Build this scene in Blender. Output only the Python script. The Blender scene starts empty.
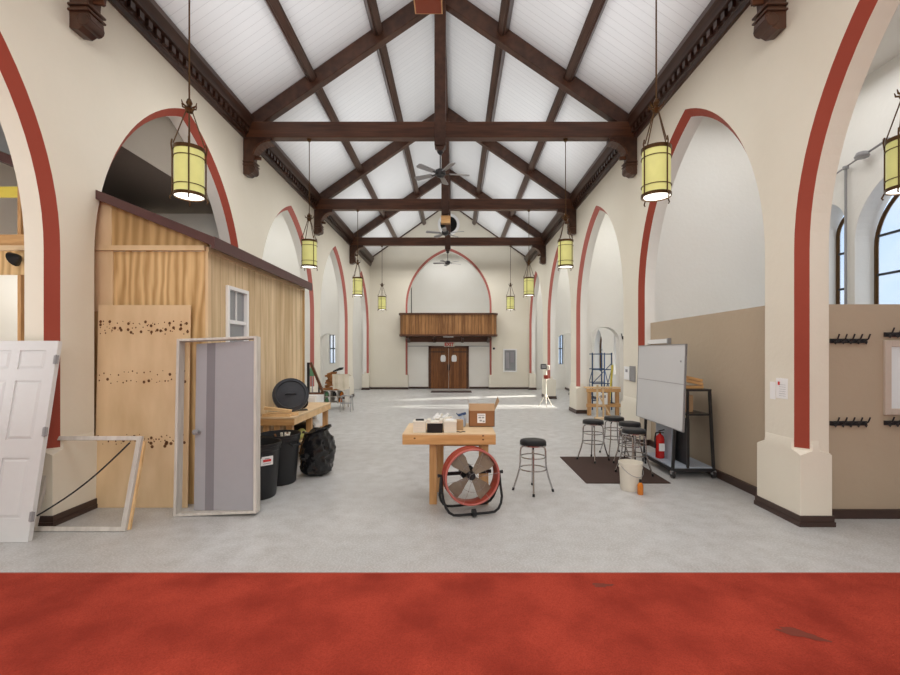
import bpy, math, random
from mathutils import Vector, Matrix
random.seed(7)
R=math.radians; PI=math.pi; cos=math.cos; sin=math.sin
scn=bpy.context.scene; COL=scn.collection
H=1.85; F=450.0; VX=455.2; VY=352.5
# ------------------------------------------------------------------ materials
def new_mat(name):
    m=bpy.data.materials.new(name); m.use_nodes=True
    nt=m.node_tree; b=nt.nodes['Principled BSDF']; return m,nt,b
def N(nt,t,**k):
    n=nt.nodes.new(t)
    for a,v in k.items(): setattr(n,a,v)
    return n
def coords(nt,scale=(1,1,1)):
    tc=N(nt,'ShaderNodeTexCoord'); mp=N(nt,'ShaderNodeMapping'); mp.inputs['Scale'].default_value=scale
    nt.links.new(tc.outputs['Object'],mp.inputs['Vector']); return mp.outputs['Vector']
def bump(nt,b,src,strength=.2,dist=.01):
    bp=N(nt,'ShaderNodeBump'); bp.inputs['Strength'].default_value=strength; bp.inputs['Distance'].default_value=dist
    nt.links.new(src,bp.inputs['Height']); nt.links.new(bp.outputs['Normal'],b.inputs['Normal'])
def mix(nt,fac,c1,c2):
    mx=N(nt,'ShaderNodeMix',data_type='RGBA')
    for i,c in ((6,c1),(7,c2)):
        if hasattr(c,'links'): nt.links.new(c,mx.inputs[i])
        else: mx.inputs[i].default_value=(*c,1)
    if hasattr(fac,'links'): nt.links.new(fac,mx.inputs[0])
    else: mx.inputs[0].default_value=fac
    return mx.outputs[2]
def math_(nt,op,a,b=0):
    n=N(nt,'ShaderNodeMath',operation=op)
    for i,c in ((0,a),(1,b)):
        if hasattr(c,'links'): nt.links.new(c,n.inputs[i])
        else: n.inputs[i].default_value=c
    return n.outputs[0]
def noise(nt,vec,scale,detail=4):
    n=N(nt,'ShaderNodeTexNoise'); n.inputs['Scale'].default_value=scale; n.inputs['Detail'].default_value=detail
    nt.links.new(vec,n.inputs['Vector']); return n.outputs['Fac']
def ramp(nt,src,a,b):
    n=N(nt,'ShaderNodeMapRange'); n.inputs['From Min'].default_value=a; n.inputs['From Max'].default_value=b
    nt.links.new(src,n.inputs['Value']); return n.outputs['Result']
def plain(name,c,rough=.6,metal=0,var=.08,sc=12,em=None,es=0):
    m,nt,b=new_mat(name)
    v=coords(nt); f=noise(nt,v,sc)
    nt.links.new(mix(nt,f,tuple(x*(1-var) for x in c),tuple(min(1,x*(1+var)) for x in c)),b.inputs['Base Color'])
    b.inputs['Roughness'].default_value=rough; b.inputs['Metallic'].default_value=metal
    if em: b.inputs['Emission Color'].default_value=(*em,1); b.inputs['Emission Strength'].default_value=es
    return m
def plaster(name,c,c2=None,rough=.85):
    m,nt,b=new_mat(name); v=coords(nt)
    f=ramp(nt,noise(nt,v,.8,5),.3,.7); g=noise(nt,v,14,6)
    c2=c2 or tuple(x*.92 for x in c)
    col=mix(nt,f,c,c2); col=mix(nt,math_(nt,'MULTIPLY',g,.12),col,tuple(x*.8 for x in c))
    nt.links.new(col,b.inputs['Base Color']); b.inputs['Roughness'].default_value=rough
    bump(nt,b,g,.25,.012); return m
def wood(name,c1,c2,scale=(30,30,2),rough=.5,d=5,rot=None):
    m,nt,b=new_mat(name); v=coords(nt,scale)
    f=noise(nt,v,1.0,d); v2=coords(nt,tuple(s*.18 for s in scale)); g=noise(nt,v2,1.3,3)
    f2=ramp(nt,math_(nt,'ADD',math_(nt,'MULTIPLY',f,.6),math_(nt,'MULTIPLY',g,.5)),.38,.72)
    nt.links.new(mix(nt,f2,c1,c2),b.inputs['Base Color']); b.inputs['Roughness'].default_value=rough
    bump(nt,b,f,.15,.004); return m
def stripes(name,c,cl,axis,period,wid,rough=.5,grain=None,depth=.01):
    """boards with grooves every `period` along `axis`"""
    m,nt,b=new_mat(name); tc=N(nt,'ShaderNodeTexCoord'); sp=N(nt,'ShaderNodeSeparateXYZ')
    nt.links.new(tc.outputs['Object'],sp.inputs[0])
    x=math_(nt,'DIVIDE',sp.outputs[axis],period)
    fr=math_(nt,'FRACT',x); fl=math_(nt,'FLOOR',x)
    line=math_(nt,'LESS_THAN',fr,wid)
    wn=N(nt,'ShaderNodeTexWhiteNoise',noise_dimensions='1D'); nt.links.new(fl,wn.inputs['W'])
    if grain:
        f=noise(nt,coords(nt,grain),1.0,5)
        f=ramp(nt,math_(nt,'ADD',math_(nt,'MULTIPLY',f,.8),math_(nt,'MULTIPLY',wn.outputs['Value'],.3)),.35,.8)
    else: f=math_(nt,'MULTIPLY',wn.outputs['Value'],.5)
    base=mix(nt,f,c[0],c[1]); col=mix(nt,line,base,cl)
    nt.links.new(col,b.inputs['Base Color']); b.inputs['Roughness'].default_value=rough
    bump(nt,b,math_(nt,'SUBTRACT',1.0,line),.6,depth); return m
M={}
M['cream']=plaster('cream_plaster',(.76,.72,.62),(.72,.675,.57))
M['white_wall']=plaster('white_plaster',(.82,.81,.77),(.79,.77,.72))
M['beige']=plaster('beige_paint',(.47,.385,.285),(.44,.355,.26))
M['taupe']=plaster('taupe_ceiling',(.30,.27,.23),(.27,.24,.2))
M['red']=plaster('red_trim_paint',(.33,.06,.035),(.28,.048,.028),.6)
M['redfar']=plaster('pinkish_red_trim_paint',(.47,.15,.125),(.42,.125,.10),.7)  # pinker trim red for the farther arches
M['deck']=stripes('white_beadboard',((.75,.76,.77),(.80,.805,.81)),(.60,.605,.615),1,.155,.05,.6)
M['beam']=wood('dark_stained_beam',(.032,.014,.009),(.092,.041,.024),(8,8,8),.35)
M['beamx']=wood('dark_stained_tie',(.045,.017,.009),(.125,.05,.025),(2,25,25),.35)
M['beamy']=wood('dark_stained_purlin',(.026,.012,.008),(.075,.036,.024),(25,2,25),.3)
M['base']=plain('dark_baseboard',(.05,.028,.022),.4,var=.2)
M['pine']=wood('pine',(.62,.38,.17),(.80,.56,.30),(6,6,6),.55)
M['pineX']=wood('pine_long',(.45,.24,.09),(.66,.39,.17),(3,30,30),.5)
M['pineZ']=wood('pine_upright',(.42,.22,.085),(.62,.37,.17),(30,30,3),.5)
def plywood(name,c1,c2,sc=3.2):
    m,nt,b=new_mat(name); v=coords(nt,(1,1,.22))
    w=N(nt,'ShaderNodeTexWave',wave_type='RINGS',rings_direction='Y'); w.inputs['Scale'].default_value=sc; w.inputs['Distortion'].default_value=7; w.inputs['Detail'].default_value=3; w.inputs['Detail Scale'].default_value=1.2
    nt.links.new(v,w.inputs['Vector']); f=noise(nt,coords(nt,(40,40,2)),1,4); g=noise(nt,v,2,3)
    k=math_(nt,'ADD',math_(nt,'MULTIPLY',w.outputs['Fac'],.45),math_(nt,'ADD',math_(nt,'MULTIPLY',f,.35),math_(nt,'MULTIPLY',g,.3)))
    nt.links.new(mix(nt,ramp(nt,k,.2,.85),c1,c2),b.inputs['Base Color']); b.inputs['Roughness'].default_value=.55; return m
M['ply']=plywood('plywood',(.38,.22,.08),(.72,.50,.25))
M['ply2']=wood('plywood_pale',(.58,.41,.23),(.72,.54,.34),(5,5,1.5),.6,4)
M['plydk']=plywood('plywood_dark',(.32,.19,.07),(.56,.37,.17),2.6)
M['siding']=stripes('grooved_plywood_siding',((.52,.37,.20),(.82,.65,.42)),(.38,.25,.13),1,.2,.05,.6,grain=(9,9,1.0))
M['balc']=stripes('vertical_balcony_boards',((.17,.07,.02),(.42,.21,.08)),(.05,.02,.008),0,.16,.09,.5,grain=(30,30,2))
M['door']=stripes('stained_plank_door',((.13,.045,.012),(.30,.115,.035)),(.035,.013,.005),0,.13,.06,.45,grain=(30,30,2))
M['trim_w']=wood('weathered_white_wood',(.46,.43,.39),(.66,.63,.58),(20,20,3),.6)
M['knot']=plain('wood_knots',(.13,.055,.02),.7)
M['plum']=plain('plum_brown_metal_roof',(.085,.04,.038),.45,var=.15)
M['black']=plain('black_plastic',(.012,.013,.015),.45,var=.2)
M['blacksat']=plain('black_painted_steel',(.02,.02,.022),.35,var=.2)
M['cover']=plain('painted_sheen_black_plastic',(.035,.04,.05),.3,var=.3)  # lighter bluish base colour carries the cover's sheen
M['bag']=plain('black_bag_film',(.008,.008,.009),.22)
M['chrome']=plain('chrome_tube',(.55,.55,.56),.18,1,.1)
M['brass']=plain('antique_brass',(.12,.065,.028),.35,.8,.2)
M['white']=plain('white_paint',(.80,.80,.79),.45,var=.03)
M['dwhite']=plain('white_door_paint',(.66,.67,.67),.5,var=.03)
M['offw']=plain('offwhite_plastic',(.70,.66,.57),.5,var=.04)
M['grey']=plain('grey_primer',(.36,.355,.38),.45,var=.03)
M['greyd']=plain('dark_grey',(.22,.21,.23),.5,var=.03)
M['steel']=plain('grey_blades',(.33,.33,.34),.35,.3)
M['fanrim']=plain('pinkish_red_rim',(.45,.13,.11),.3)  # lighter, pinker red for the front rim
M['fanred']=plain('red_orange_fan_paint',(.30,.05,.032),.3,var=.1)
M['blade']=plain('aluminium_fan_blade',(.26,.21,.16),.3,.3,var=.15)
M['paper']=plain('paper',(.82,.82,.82),.8,var=.02)
M['ink']=plain('grey_print',(.30,.30,.32),.8)
M['redink']=plain('red_print',(.6,.03,.03),.6)
M['card']=plain('cardboard',(.27,.125,.055),.75,var=.1)
M['cardin']=plain('cardboard_inside',(.42,.27,.15),.8,var=.1)
M['blue']=plain('blue_scaffold_paint',(.03,.07,.17),.4)
M['yellow']=plain('yellow_paint',(.75,.62,.10),.5)
M['extred']=plain('extinguisher_red',(.50,.015,.012),.25)
M['bgrey']=plain('blue_grey_gap_filler',(.42,.45,.46),.8)
M['pglass']=plain('painted_reflection_glass',(.80,.86,.88),.12,.1,.06,2)  # bright reflection is put into the pale base colour
M['frame']=plain('pale_frame_paint',(.55,.47,.40),.5)
M['board']=plain('whiteboard_surface',(.60,.61,.62),.2,var=.02,sc=3)
M['bluegrey']=plain('blue_grey_panel',(.38,.43,.50),.4,var=.05)
M['mat']=plain('brown_black_doormat',(.055,.033,.027),.95,var=.3,sc=60)
M['amber']=plain('amber_glass',(.55,.17,.02),.12)
M['brick']=plain('split_wood',(.34,.15,.05),.8,var=.4,sc=20)
M['green']=plain('green_plastic',(.10,.25,.13),.5)
M['cloth']=plain('cream_cloth',(.75,.68,.55),.9,var=.06)
M['vent']=plain('dark_void',(.004,.004,.004),.9)
M['stain']=plain('carpet_stain',(.17,.035,.022),.95)
def glassm(name,c,rough=.02,alpha=.25):
    m,nt,b=new_mat(name); b.inputs['Base Color'].default_value=(*c,1); b.inputs['Roughness'].default_value=rough
    b.inputs['Alpha'].default_value=alpha; return m
M['glass']=glassm('window_glass',(.7,.8,.9))
M['mirror']=plain('mirror_glass',(.85,.88,.9),.03,1,.01)
M['darkglass']=plain('dim_window_glass',(.28,.29,.31),.08,.3,.05)
M['amberglass']=plain('lantern_art_glass',(.45,.44,.15),.4,0,.25,5,(.80,.75,.30),.33)
M['lampw']=plain('lit_lantern_diffuser',(1,1,.95),.5,0,0,5,(1,.97,.86),2.2)
# floor
m,nt,b=new_mat('grey_speckled_floor'); v=coords(nt)
big=ramp(nt,noise(nt,v,.55,6),.35,.68); sp_=noise(nt,v,55,3); med=noise(nt,v,5,6)
c=mix(nt,big,(.40,.40,.395),(.50,.50,.495)); c=mix(nt,ramp(nt,med,.35,.75),c,(.36,.35,.335)); 
c=mix(nt,math_(nt,'MULTIPLY',ramp(nt,sp_,.45,.6),.35),c,(.66,.66,.66))
nt.links.new(c,b.inputs['Base Color']); nt.links.new(math_(nt,'ADD',math_(nt,'MULTIPLY',med,.25),.22),b.inputs['Roughness'])
bump(nt,b,sp_,.06,.002); M['floor']=m
m,nt,b=new_mat('red_carpet'); v=coords(nt)
f=ramp(nt,noise(nt,v,2.2,8),.38,.66); g=ramp(nt,noise(nt,v,110,3),.35,.65)
c=mix(nt,f,(.42,.058,.034),(.27,.034,.021)); c=mix(nt,math_(nt,'MULTIPLY',g,.45),c,(.20,.024,.015))
nt.links.new(c,b.inputs['Base Color']); b.inputs['Roughness'].default_value=.95; b.inputs['Specular IOR Level'].default_value=.1
bump(nt,b,g,.5,.006); M['carpet']=m
# ------------------------------------------------------------------ mesh builder
class MB:
    def __init__(s): s.v=[];s.f=[];s.m=[];s.mats=[]
    def mi(s,mat):
        if mat not in s.mats: s.mats.append(mat)
        return s.mats.index(mat)
    def add(s,vs,fs,mat):
        o=len(s.v); k=s.mi(mat); s.v+=[tuple(v) for v in vs]
        for f in fs: s.f.append(tuple(i+o for i in f)); s.m.append(k)
        return s
    def box(s,x0,x1,y0,y1,z0,z1,mat):
        return s.add([(x,y,z) for x in(x0,x1) for y in(y0,y1) for z in(z0,z1)],
          [(0,1,3,2),(4,6,7,5),(0,4,5,1),(2,3,7,6),(0,2,6,4),(1,5,7,3)],mat)
    def frame(s,ax,a0,a1,z0,z1,w,d0,d1,mat,wt=None):
        """rectangular ring; ax 0: spans x, depth d in y; ax 1: spans y, depth d in x"""
        wt=wt or w
        for (p,q,r,t) in ((a0,a0+w,z0,z1),(a1-w,a1,z0,z1),(a0+w,a1-w,z0,z0+wt),(a0+w,a1-w,z1-wt,z1)):
            if ax==0: s.box(p,q,d0,d1,r,t,mat)
            else: s.box(d0,d1,p,q,r,t,mat)
        return s
    def bar(s,a,b_,w,h,mat,up=(0,0,1)):
        a=Vector(a);b_=Vector(b_);d=(b_-a).normalized();u=Vector(up)
        if abs(d.dot(u))>.98:u=Vector((0,1,0))
        sd=d.cross(u).normalized();u=sd.cross(d)
        vs=[p+sd*i*w/2+u*j*h/2 for p in(a,b_) for i in(-1,1) for j in(-1,1)]
        return s.add(vs,[(0,1,3,2),(4,6,7,5),(0,4,5,1),(2,3,7,6),(0,2,6,4),(1,5,7,3)],mat)
    def tube(s,pts,r,mat,n=8,closed=False,caps=True):
        pts=[Vector(p) for p in pts]; L=len(pts); rs=r if isinstance(r,(list,tuple)) else [r]*L
        vs=[];prev=None
        for i,p in enumerate(pts):
            if closed: t=pts[(i+1)%L]-pts[i-1]
            else: t=pts[min(i+1,L-1)]-pts[max(i-1,0)]
            t.normalize()
            if prev is None:
                u=Vector((0,0,1)) if abs(t.z)<.9 else Vector((1,0,0))
                a=t.cross(u).normalized()
            else: a=(prev-t*prev.dot(t)).normalized()
            prev=a; c=t.cross(a)
            vs+=[p+(a*cos(2*PI*k/n)+c*sin(2*PI*k/n))*rs[i] for k in range(n)]
        fs=[]
        for i in range(L if closed else L-1):
            j=(i+1)%L
            for k in range(n): fs.append((i*n+k,i*n+(k+1)%n,j*n+(k+1)%n,j*n+k))
        if not closed and caps: fs+=[tuple(range(n)),tuple(range((L-1)*n,L*n))]
        return s.add(vs,fs,mat)
    def lathe(s,prof,mat,n=24,c=(0,0,0),M4=None,jit=None,cap=True):
        if prof[0]==prof[-1]: cap=False
        vs=[];fs=[];L=len(prof)
        for i,(r,z) in enumerate(prof):
            for k in range(n):
                a=2*PI*k/n; rr=r*(jit(i,k) if jit else 1)
                p=Vector((rr*cos(a),rr*sin(a),z))
                if M4: p=M4@p
                vs.append(p+Vector(c))
        for i in range(L-1):
            for k in range(n): fs.append((i*n+k,i*n+(k+1)%n,(i+1)*n+(k+1)%n,(i+1)*n+k))
        if cap and prof[0][0]>1e-5: fs.append(tuple(range(n)))
        if cap and prof[-1][0]>1e-5: fs.append(tuple(range((L-1)*n,L*n)))
        return s.add(vs,fs,mat)
    def prism(s,poly,axis,a,b_,mat,M4=None):
        """poly 2D; axis 0: (y,z) extruded x; 1:(x,z) extruded y; 2:(x,y) extruded z"""
        def P(p,t): return {0:(t,p[0],p[1]),1:(p[0],t,p[1]),2:(p[0],p[1],t)}[axis]
        n=len(poly); vs=[P(p,a) for p in poly]+[P(p,b_) for p in poly]
        if M4: vs=[M4@Vector(v) for v in vs]
        fs=[tuple(range(n)),tuple(range(n,2*n))]+[(i,(i+1)%n,n+(i+1)%n,n+i) for i in range(n)]
        return s.add(vs,fs,mat)
    def xf(s,M4,start=0):
        s.v=s.v[:start]+[tuple(M4@Vector(v)) for v in s.v[start:]]; return s
    def build(s,name,parent=None,bevel=0,loc=None,rot=None,smooth=35):
        me=bpy.data.meshes.new(name); me.from_pydata(s.v,[],s.f)
        for mt in s.mats: me.materials.append(M[mt])
        me.polygons.foreach_set('material_index',s.m)
        me.polygons.foreach_set('use_smooth',[True]*len(me.polygons)); 
        import bmesh
        bm=bmesh.new(); bm.from_mesh(me); bmesh.ops.recalc_face_normals(bm,faces=bm.faces); bm.to_mesh(me); bm.free()
        me.update(); me.set_sharp_from_angle(angle=R(smooth))
        o=bpy.data.objects.new(name,me); COL.objects.link(o)
        if parent: o.parent=parent
        if loc: o.location=loc
        if rot: o.rotation_euler=rot
        if bevel:
            md=o.modifiers.new('bevel','BEVEL'); md.width=bevel; md.segments=2; md.limit_method='ANGLE'; md.angle_limit=R(40)
        return o
def tag(o,label,cat,group=None,kind=None):
    o['label']=label; o['category']=cat
    if group: o['group']=group
    if kind: o['kind']=kind
    return o
def struct(o): o['kind']='structure'; return o
def thing(name,label,cat,loc=(0,0,0),rz=0,group=None,rot=None):
    o=bpy.data.objects.new(name,None); COL.objects.link(o); o.location=loc; o.rotation_euler=rot or (0,0,rz)
    o.empty_display_size=.1
    return tag(o,label,cat,group)
def copytree(o,loc=None,rz=None,label=None,parent=None):
    c=o.copy(); COL.objects.link(c)
    if parent: c.parent=parent
    if loc is not None: c.location=loc
    if rz is not None: c.rotation_euler=(0,0,rz)
    if label: c['label']=label
    for ch in list(o.children): copytree(ch,parent=c)
    return c
def inst(root,k,loc,label,rz=None):
    if k==0:
        root.location=loc; root['label']=label
        if rz is not None: root.rotation_euler=(0,0,rz)
        return root
    return copytree(root,loc,rz if rz is not None else root.rotation_euler.z,label)
def text_mesh(body,size,mat,name,parent,loc,rot,extr=.004):
    cu=bpy.data.curves.new('t','FONT'); cu.body=body; cu.size=size; cu.extrude=extr; cu.offset=.008 if body=='EXIT' else 0; cu.align_x='CENTER'; cu.align_y='CENTER'
    t=bpy.data.objects.new('t',cu); COL.objects.link(t)
    dg=bpy.context.evaluated_depsgraph_get(); dg.update()
    me=bpy.data.meshes.new_from_object(t.evaluated_get(dg)); bpy.data.objects.remove(t); me.materials.clear(); me.materials.append(M[mat])
    o=bpy.data.objects.new(name,me); COL.objects.link(o); o.parent=parent; o.location=loc; o.rotation_euler=rot; return o
# ------------------------------------------------------------------ setting
XL,XR=-4.30,3.69; XC=(XL+XR)/2; YF=22.7
TY=[5.11,9.22,13.8,18.4]
TOPZ=6.35; T=.30; CH=.095
# bays: near edge, far edge on the nave face, spring, apex
BAYS=[(.55,4.90,2.95,6.0),(5.36,9.08,3.0,5.75),(9.87,13.72,3.0,5.70),(14.34,18.0,3.0,5.68),(18.9,22.4,3.0,5.6)]
def archpts(y0,y1,sp,ap,n=20,z0=0):
    a=(y1-y0)/2; c=(y0+y1)/2; r=ap-sp; Rr=(a*a+r*r)/(2*a); pts=[(y0,z0)]
    left=[]
    th=math.acos(max(-1,min(1,(Rr-a)/Rr)))
    for i in range(n+1):
        t=th*i/n; u=Rr*cos(t)-(Rr-a); left.append((u,sp+Rr*sin(t)))
    pts+=[(c-u,z) for u,z in left]
    pts+=[(c+u,z) for u,z in reversed(left[:-1])]
    pts.append((y1,z0)); return pts
def arcade(name,X,sg):
    b=MB(); X1=X+sg*CH; X2=X+sg*T
    def strip(X_,pts,mat,top=TOPZ):
        for p,q in zip(pts,pts[1:]):
            if abs(p[0]-q[0])<1e-6: continue
            b.add([(X_,p[0],p[1]),(X_,q[0],q[1]),(X_,q[0],top),(X_,p[0],top)],[(0,1,2,3)],mat)
    ys=[-6.0]
    for k,(y0,y1,sp,ap) in enumerate(BAYS):
        o=archpts(y0,y1,sp,ap); i=archpts(y0+CH,y1-CH,sp,ap-CH*1.25)
        strip(X,o,'cream'); strip(X2,i,'white_wall')
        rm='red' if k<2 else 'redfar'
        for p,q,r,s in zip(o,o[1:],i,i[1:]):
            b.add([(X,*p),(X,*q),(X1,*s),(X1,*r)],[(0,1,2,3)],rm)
            b.add([(X1,*r),(X1,*s),(X2,*s),(X2,*r)],[(0,1,2,3)],'white_wall' if k>0 else 'cream')
        strip(X,[(ys[-1],0),(y0,0)],'cream'); strip(X2,[(ys[-1]-(CH if k else 0),0),(y0+CH,0)],'white_wall')
        ys.append(y1)
    strip(X,[(ys[-1],0),(YF,0)],'cream'); strip(X2,[(ys[-1]-CH,0),(YF,0)],'white_wall')
    # flared pier bases
    piers=[(-6,BAYS[0][0])]+[(BAYS[k][1],BAYS[k+1][0]) for k in range(4)]+[(BAYS[4][1],YF)]
    bb=MB()
    for (a,c) in piers:
        ya,yc=a-CH,c+CH
        if a<0: ya=-6
        if c>=YF: yc=YF+.05
        rings=[]
        for z,e,cs in((0,.02,.004),(.755,.02,.004),(.775,.02,.05),(.80,.02,CH+.036),(.86,.013,CH+.034),(.905,.002,CH+.012),(.91,-.004,CH)):
            xa=min(X-sg*e,X2+sg*e); xb=max(X-sg*e,X2+sg*e); p0,p1=ya-e,yc+e
            rings.append([(xa+cs,p0,z),(xb-cs,p0,z),(xb,p0+cs,z),(xb,p1-cs,z),(xb-cs,p1,z),(xa+cs,p1,z),(xa,p1-cs,z),(xa,p0+cs,z)])
        vs=[v for r_ in rings for v in r_]; fs=[]
        for i in range(len(rings)-1):
            for k in range(8): fs.append((i*8+k,i*8+(k+1)%8,(i+1)*8+(k+1)%8,(i+1)*8+k))
        b.add(vs,fs,'cream')
        e=.018; xa=min(X-sg*e,X2+sg*e); xb=max(X-sg*e,X2+sg*e)
        for zz,ee in ((.115,.016),(.05,.024)):
            bb.box(xa-ee,xb+ee,ya-e-ee,yc+e+ee,0,zz,'base')
    struct(b.build(name,smooth=20)); return bb
bl=arcade('wall_left',XL,-1); br=arcade('wall_right',XR,1)
RX1,RX2=7.3,5.56; LX=-6.7
# aisle baseboards merged with side runs
br.box(3.86,3.905,5.45,9.0,0,.11,'base'); br.box(4.03,7.3,5.0,5.035,0,.10,'base')
bl.box(LX,LX+.03,9.5,YF,0,.1,'base'); br.box(RX2-.03,RX2,9.5,YF,0,.1,'base')
struct(bl.build('baseboard_left')); struct(br.build('baseboard_right'))
# floor
b=MB(); b.box(-9,9.5,-6,27,-.1,0,'floor'); struct(b.build('floor'))
b=MB(); b.box(-7,7.3,-6,3.74,0.0005,.014,'carpet'); b.box(-7,7.3,3.74,3.765,.0005,.010,'red')
def blob(cx,cy,rx,ry,ang,z=.0155):
    pts=[]
    for k in range(26):
        a=2*PI*k/26; r=1+.22*sin(3*a+cx)+.12*sin(7*a+cy*5)
        x=rx*r*cos(a);y=ry*r*sin(a); pts.append((cx+x*cos(ang)-y*sin(ang),cy+x*sin(ang)+y*cos(ang),z))
    return pts
for (px,py,rx,ry,an) in ((800,636,.13,.045,-.5),(602,587,.08,.03,0),):
    Y=(H)*F/(py-VY); X=(px-VX)*Y/F; p=blob(X,Y,rx,ry,an); b.add(p,[tuple(range(len(p)))],'stain')
struct(b.build('floor_carpet'))
# roof deck
EZ=6.60; SL=.70; HW=(XR-XL)/2; RZ=EZ+SL*HW
b=MB()
for s in(-1,1):
    xe=XC+s*(HW+.35); ze=EZ-SL*.35
    b.add([(xe,-6,ze),(xe,YF+.3,ze),(XC,YF+.3,RZ),(XC,-6,RZ),(xe,-6,ze+.15),(xe,YF+.3,ze+.15),(XC,YF+.3,RZ+.15),(XC,-6,RZ+.15)],
      [(0,1,2,3),(4,5,6,7),(0,1,5,4),(1,2,6,5),(0,3,7,4)],'deck')
struct(b.build('ceiling'))
# far wall with arch recess
b=MB(); AC=-.335; AW=2.17; ASP=4.2; AAP=7.13
o=archpts(AC-AW,AC+AW,ASP,AAP); i=archpts(AC-AW+.09,AC+AW-.09,ASP,AAP-.12)
def top(x): return RZ-SL*abs(x-XC)+.05
for p,q in zip(o,o[1:]):
    if abs(p[0]-q[0])>1e-6: b.add([(p[0],YF,p[1]),(q[0],YF,q[1]),(q[0],YF,top(q[0])),(p[0],YF,top(p[0]))],[(0,1,2,3)],'cream')
for xa,xb in((XL-.4,AC-AW),(AC+AW,XR+.4)):
    b.add([(xa,YF,0),(xb,YF,0),(xb,YF,top(xb)),(xa,YF,top(xa))],[(0,1,2,3)],'cream')
for p,q,r,s in zip(o,o[1:],i,i[1:]):
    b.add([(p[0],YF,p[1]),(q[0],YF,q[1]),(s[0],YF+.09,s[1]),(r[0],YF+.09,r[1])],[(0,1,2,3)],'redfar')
    b.add([(r[0],YF+.09,r[1]),(s[0],YF+.09,s[1]),(s[0],YF+.4,s[1]),(r[0],YF+.4,r[1])],[(0,1,2,3)],'white_wall')
for sx in(-1,1):   # square base blocks under the painted chamfer
    x0=AC+sx*(AW-.12); x1=AC+sx*(AW+.25); b.box(min(x0,x1),max(x0,x1),YF-.03,YF+.4,0,.72,'cream')
# lower infill wall, loft floor, loft back wall
b.box(AC-AW,AC+AW,YF+.3,YF+.45,0,2.9,'white_wall')
b.box(AC-AW-.5,AC+AW+.5,YF+.45,26.6,2.75,2.9,'white_wall')
b.box(AC-AW-.5,AC+AW+.5,26.4,26.6,2.9,8,'white_wall')
b.box(AC-AW-.6,AC-AW-.45,YF+.4,26.6,2.9,8,'white_wall'); b.box(AC+AW+.45,AC+AW+.6,YF+.4,26.6,2.9,8,'white_wall')
b.box(AC-AW-.6,AC+AW+.6,YF+.4,26.6,7.6,7.7,'white_wall')
struct(b.build('wall_back',smooth=20))
b=MB(); 
for xa,xb,yy in((XL,AC-AW,YF-.03),(AC+AW,XR,YF-.03)): b.box(xa,xb,yy-.02,YF,0,.10,'base')
for xa,xb in((AC-AW-.27,AC-AW+.14),(AC+AW-.14,AC+AW+.27)): b.box(xa,xb,YF-.06,YF+.3,0,.10,'base')
b.box(AC-AW+.1,-1.37,YF+.27,YF+.3,0,.1,'base'); b.box(.71,AC+AW-.1,YF+.27,YF+.3,0,.1,'base')
struct(b.build('baseboard_back'))
b=MB(); b.box(AC-AW+.1,AC+AW-.1,YF+.28,YF+.3,2.16,2.19,'ink'); struct(b.build('trim_shadow_line'))  # grey strip draws the trim line together with its shadow
# rake trims on gable
b=MB()
for s in(-1,1): b.bar((XC+s*HW,YF-.03,EZ-.02),(XC,YF-.03,RZ-.02),.05,.07,'beam')
struct(b.build('trim_2'))
# aisle shell ------------------------------------------------
def doorwall(name,xa,xb,Y,ztop,dx0=None,dx1=None,ap=2.63,sp=2.2,th=.3,mat='white_wall'):
    b=MB()
    if dx0 is None: b.box(xa,xb,Y,Y+th,0,ztop,mat)
    else:
        o=archpts(dx0,dx1,sp,ap,10)
        for yy in(Y,Y+th):
            for p,q in zip(o,o[1:]):
                if abs(p[0]-q[0])>1e-6: b.add([(p[0],yy,p[1]),(q[0],yy,q[1]),(q[0],yy,ztop),(p[0],yy,ztop)],[(0,1,2,3)],mat)
            for a,c in((xa,dx0),(dx1,xb)): b.add([(a,yy,0),(c,yy,0),(c,yy,ztop),(a,yy,ztop)],[(0,1,2,3)],mat)
        for p,q in zip(o,o[1:]): b.add([(p[0],Y,p[1]),(q[0],Y,q[1]),(q[0],Y+th,q[1]),(p[0],Y+th,p[1])],[(0,1,2,3)],mat)
    return struct(b.build(name,smooth=20))
for k,Y in enumerate((13.76,18.3)):
    doorwall('wall_right_aisle_cross',XR+T,RX2,Y,6.6,4.10,5.02)
    doorwall('wall_left_aisle_cross',LX,XL-T,Y,6.6,-5.56,-4.70)
doorwall('wall_right_aisle_cross',XR+T,RX1+.4,9.35,6.9)
doorwall('wall_left_aisle_cross',LX,XL-T,9.3,6.6)
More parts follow.
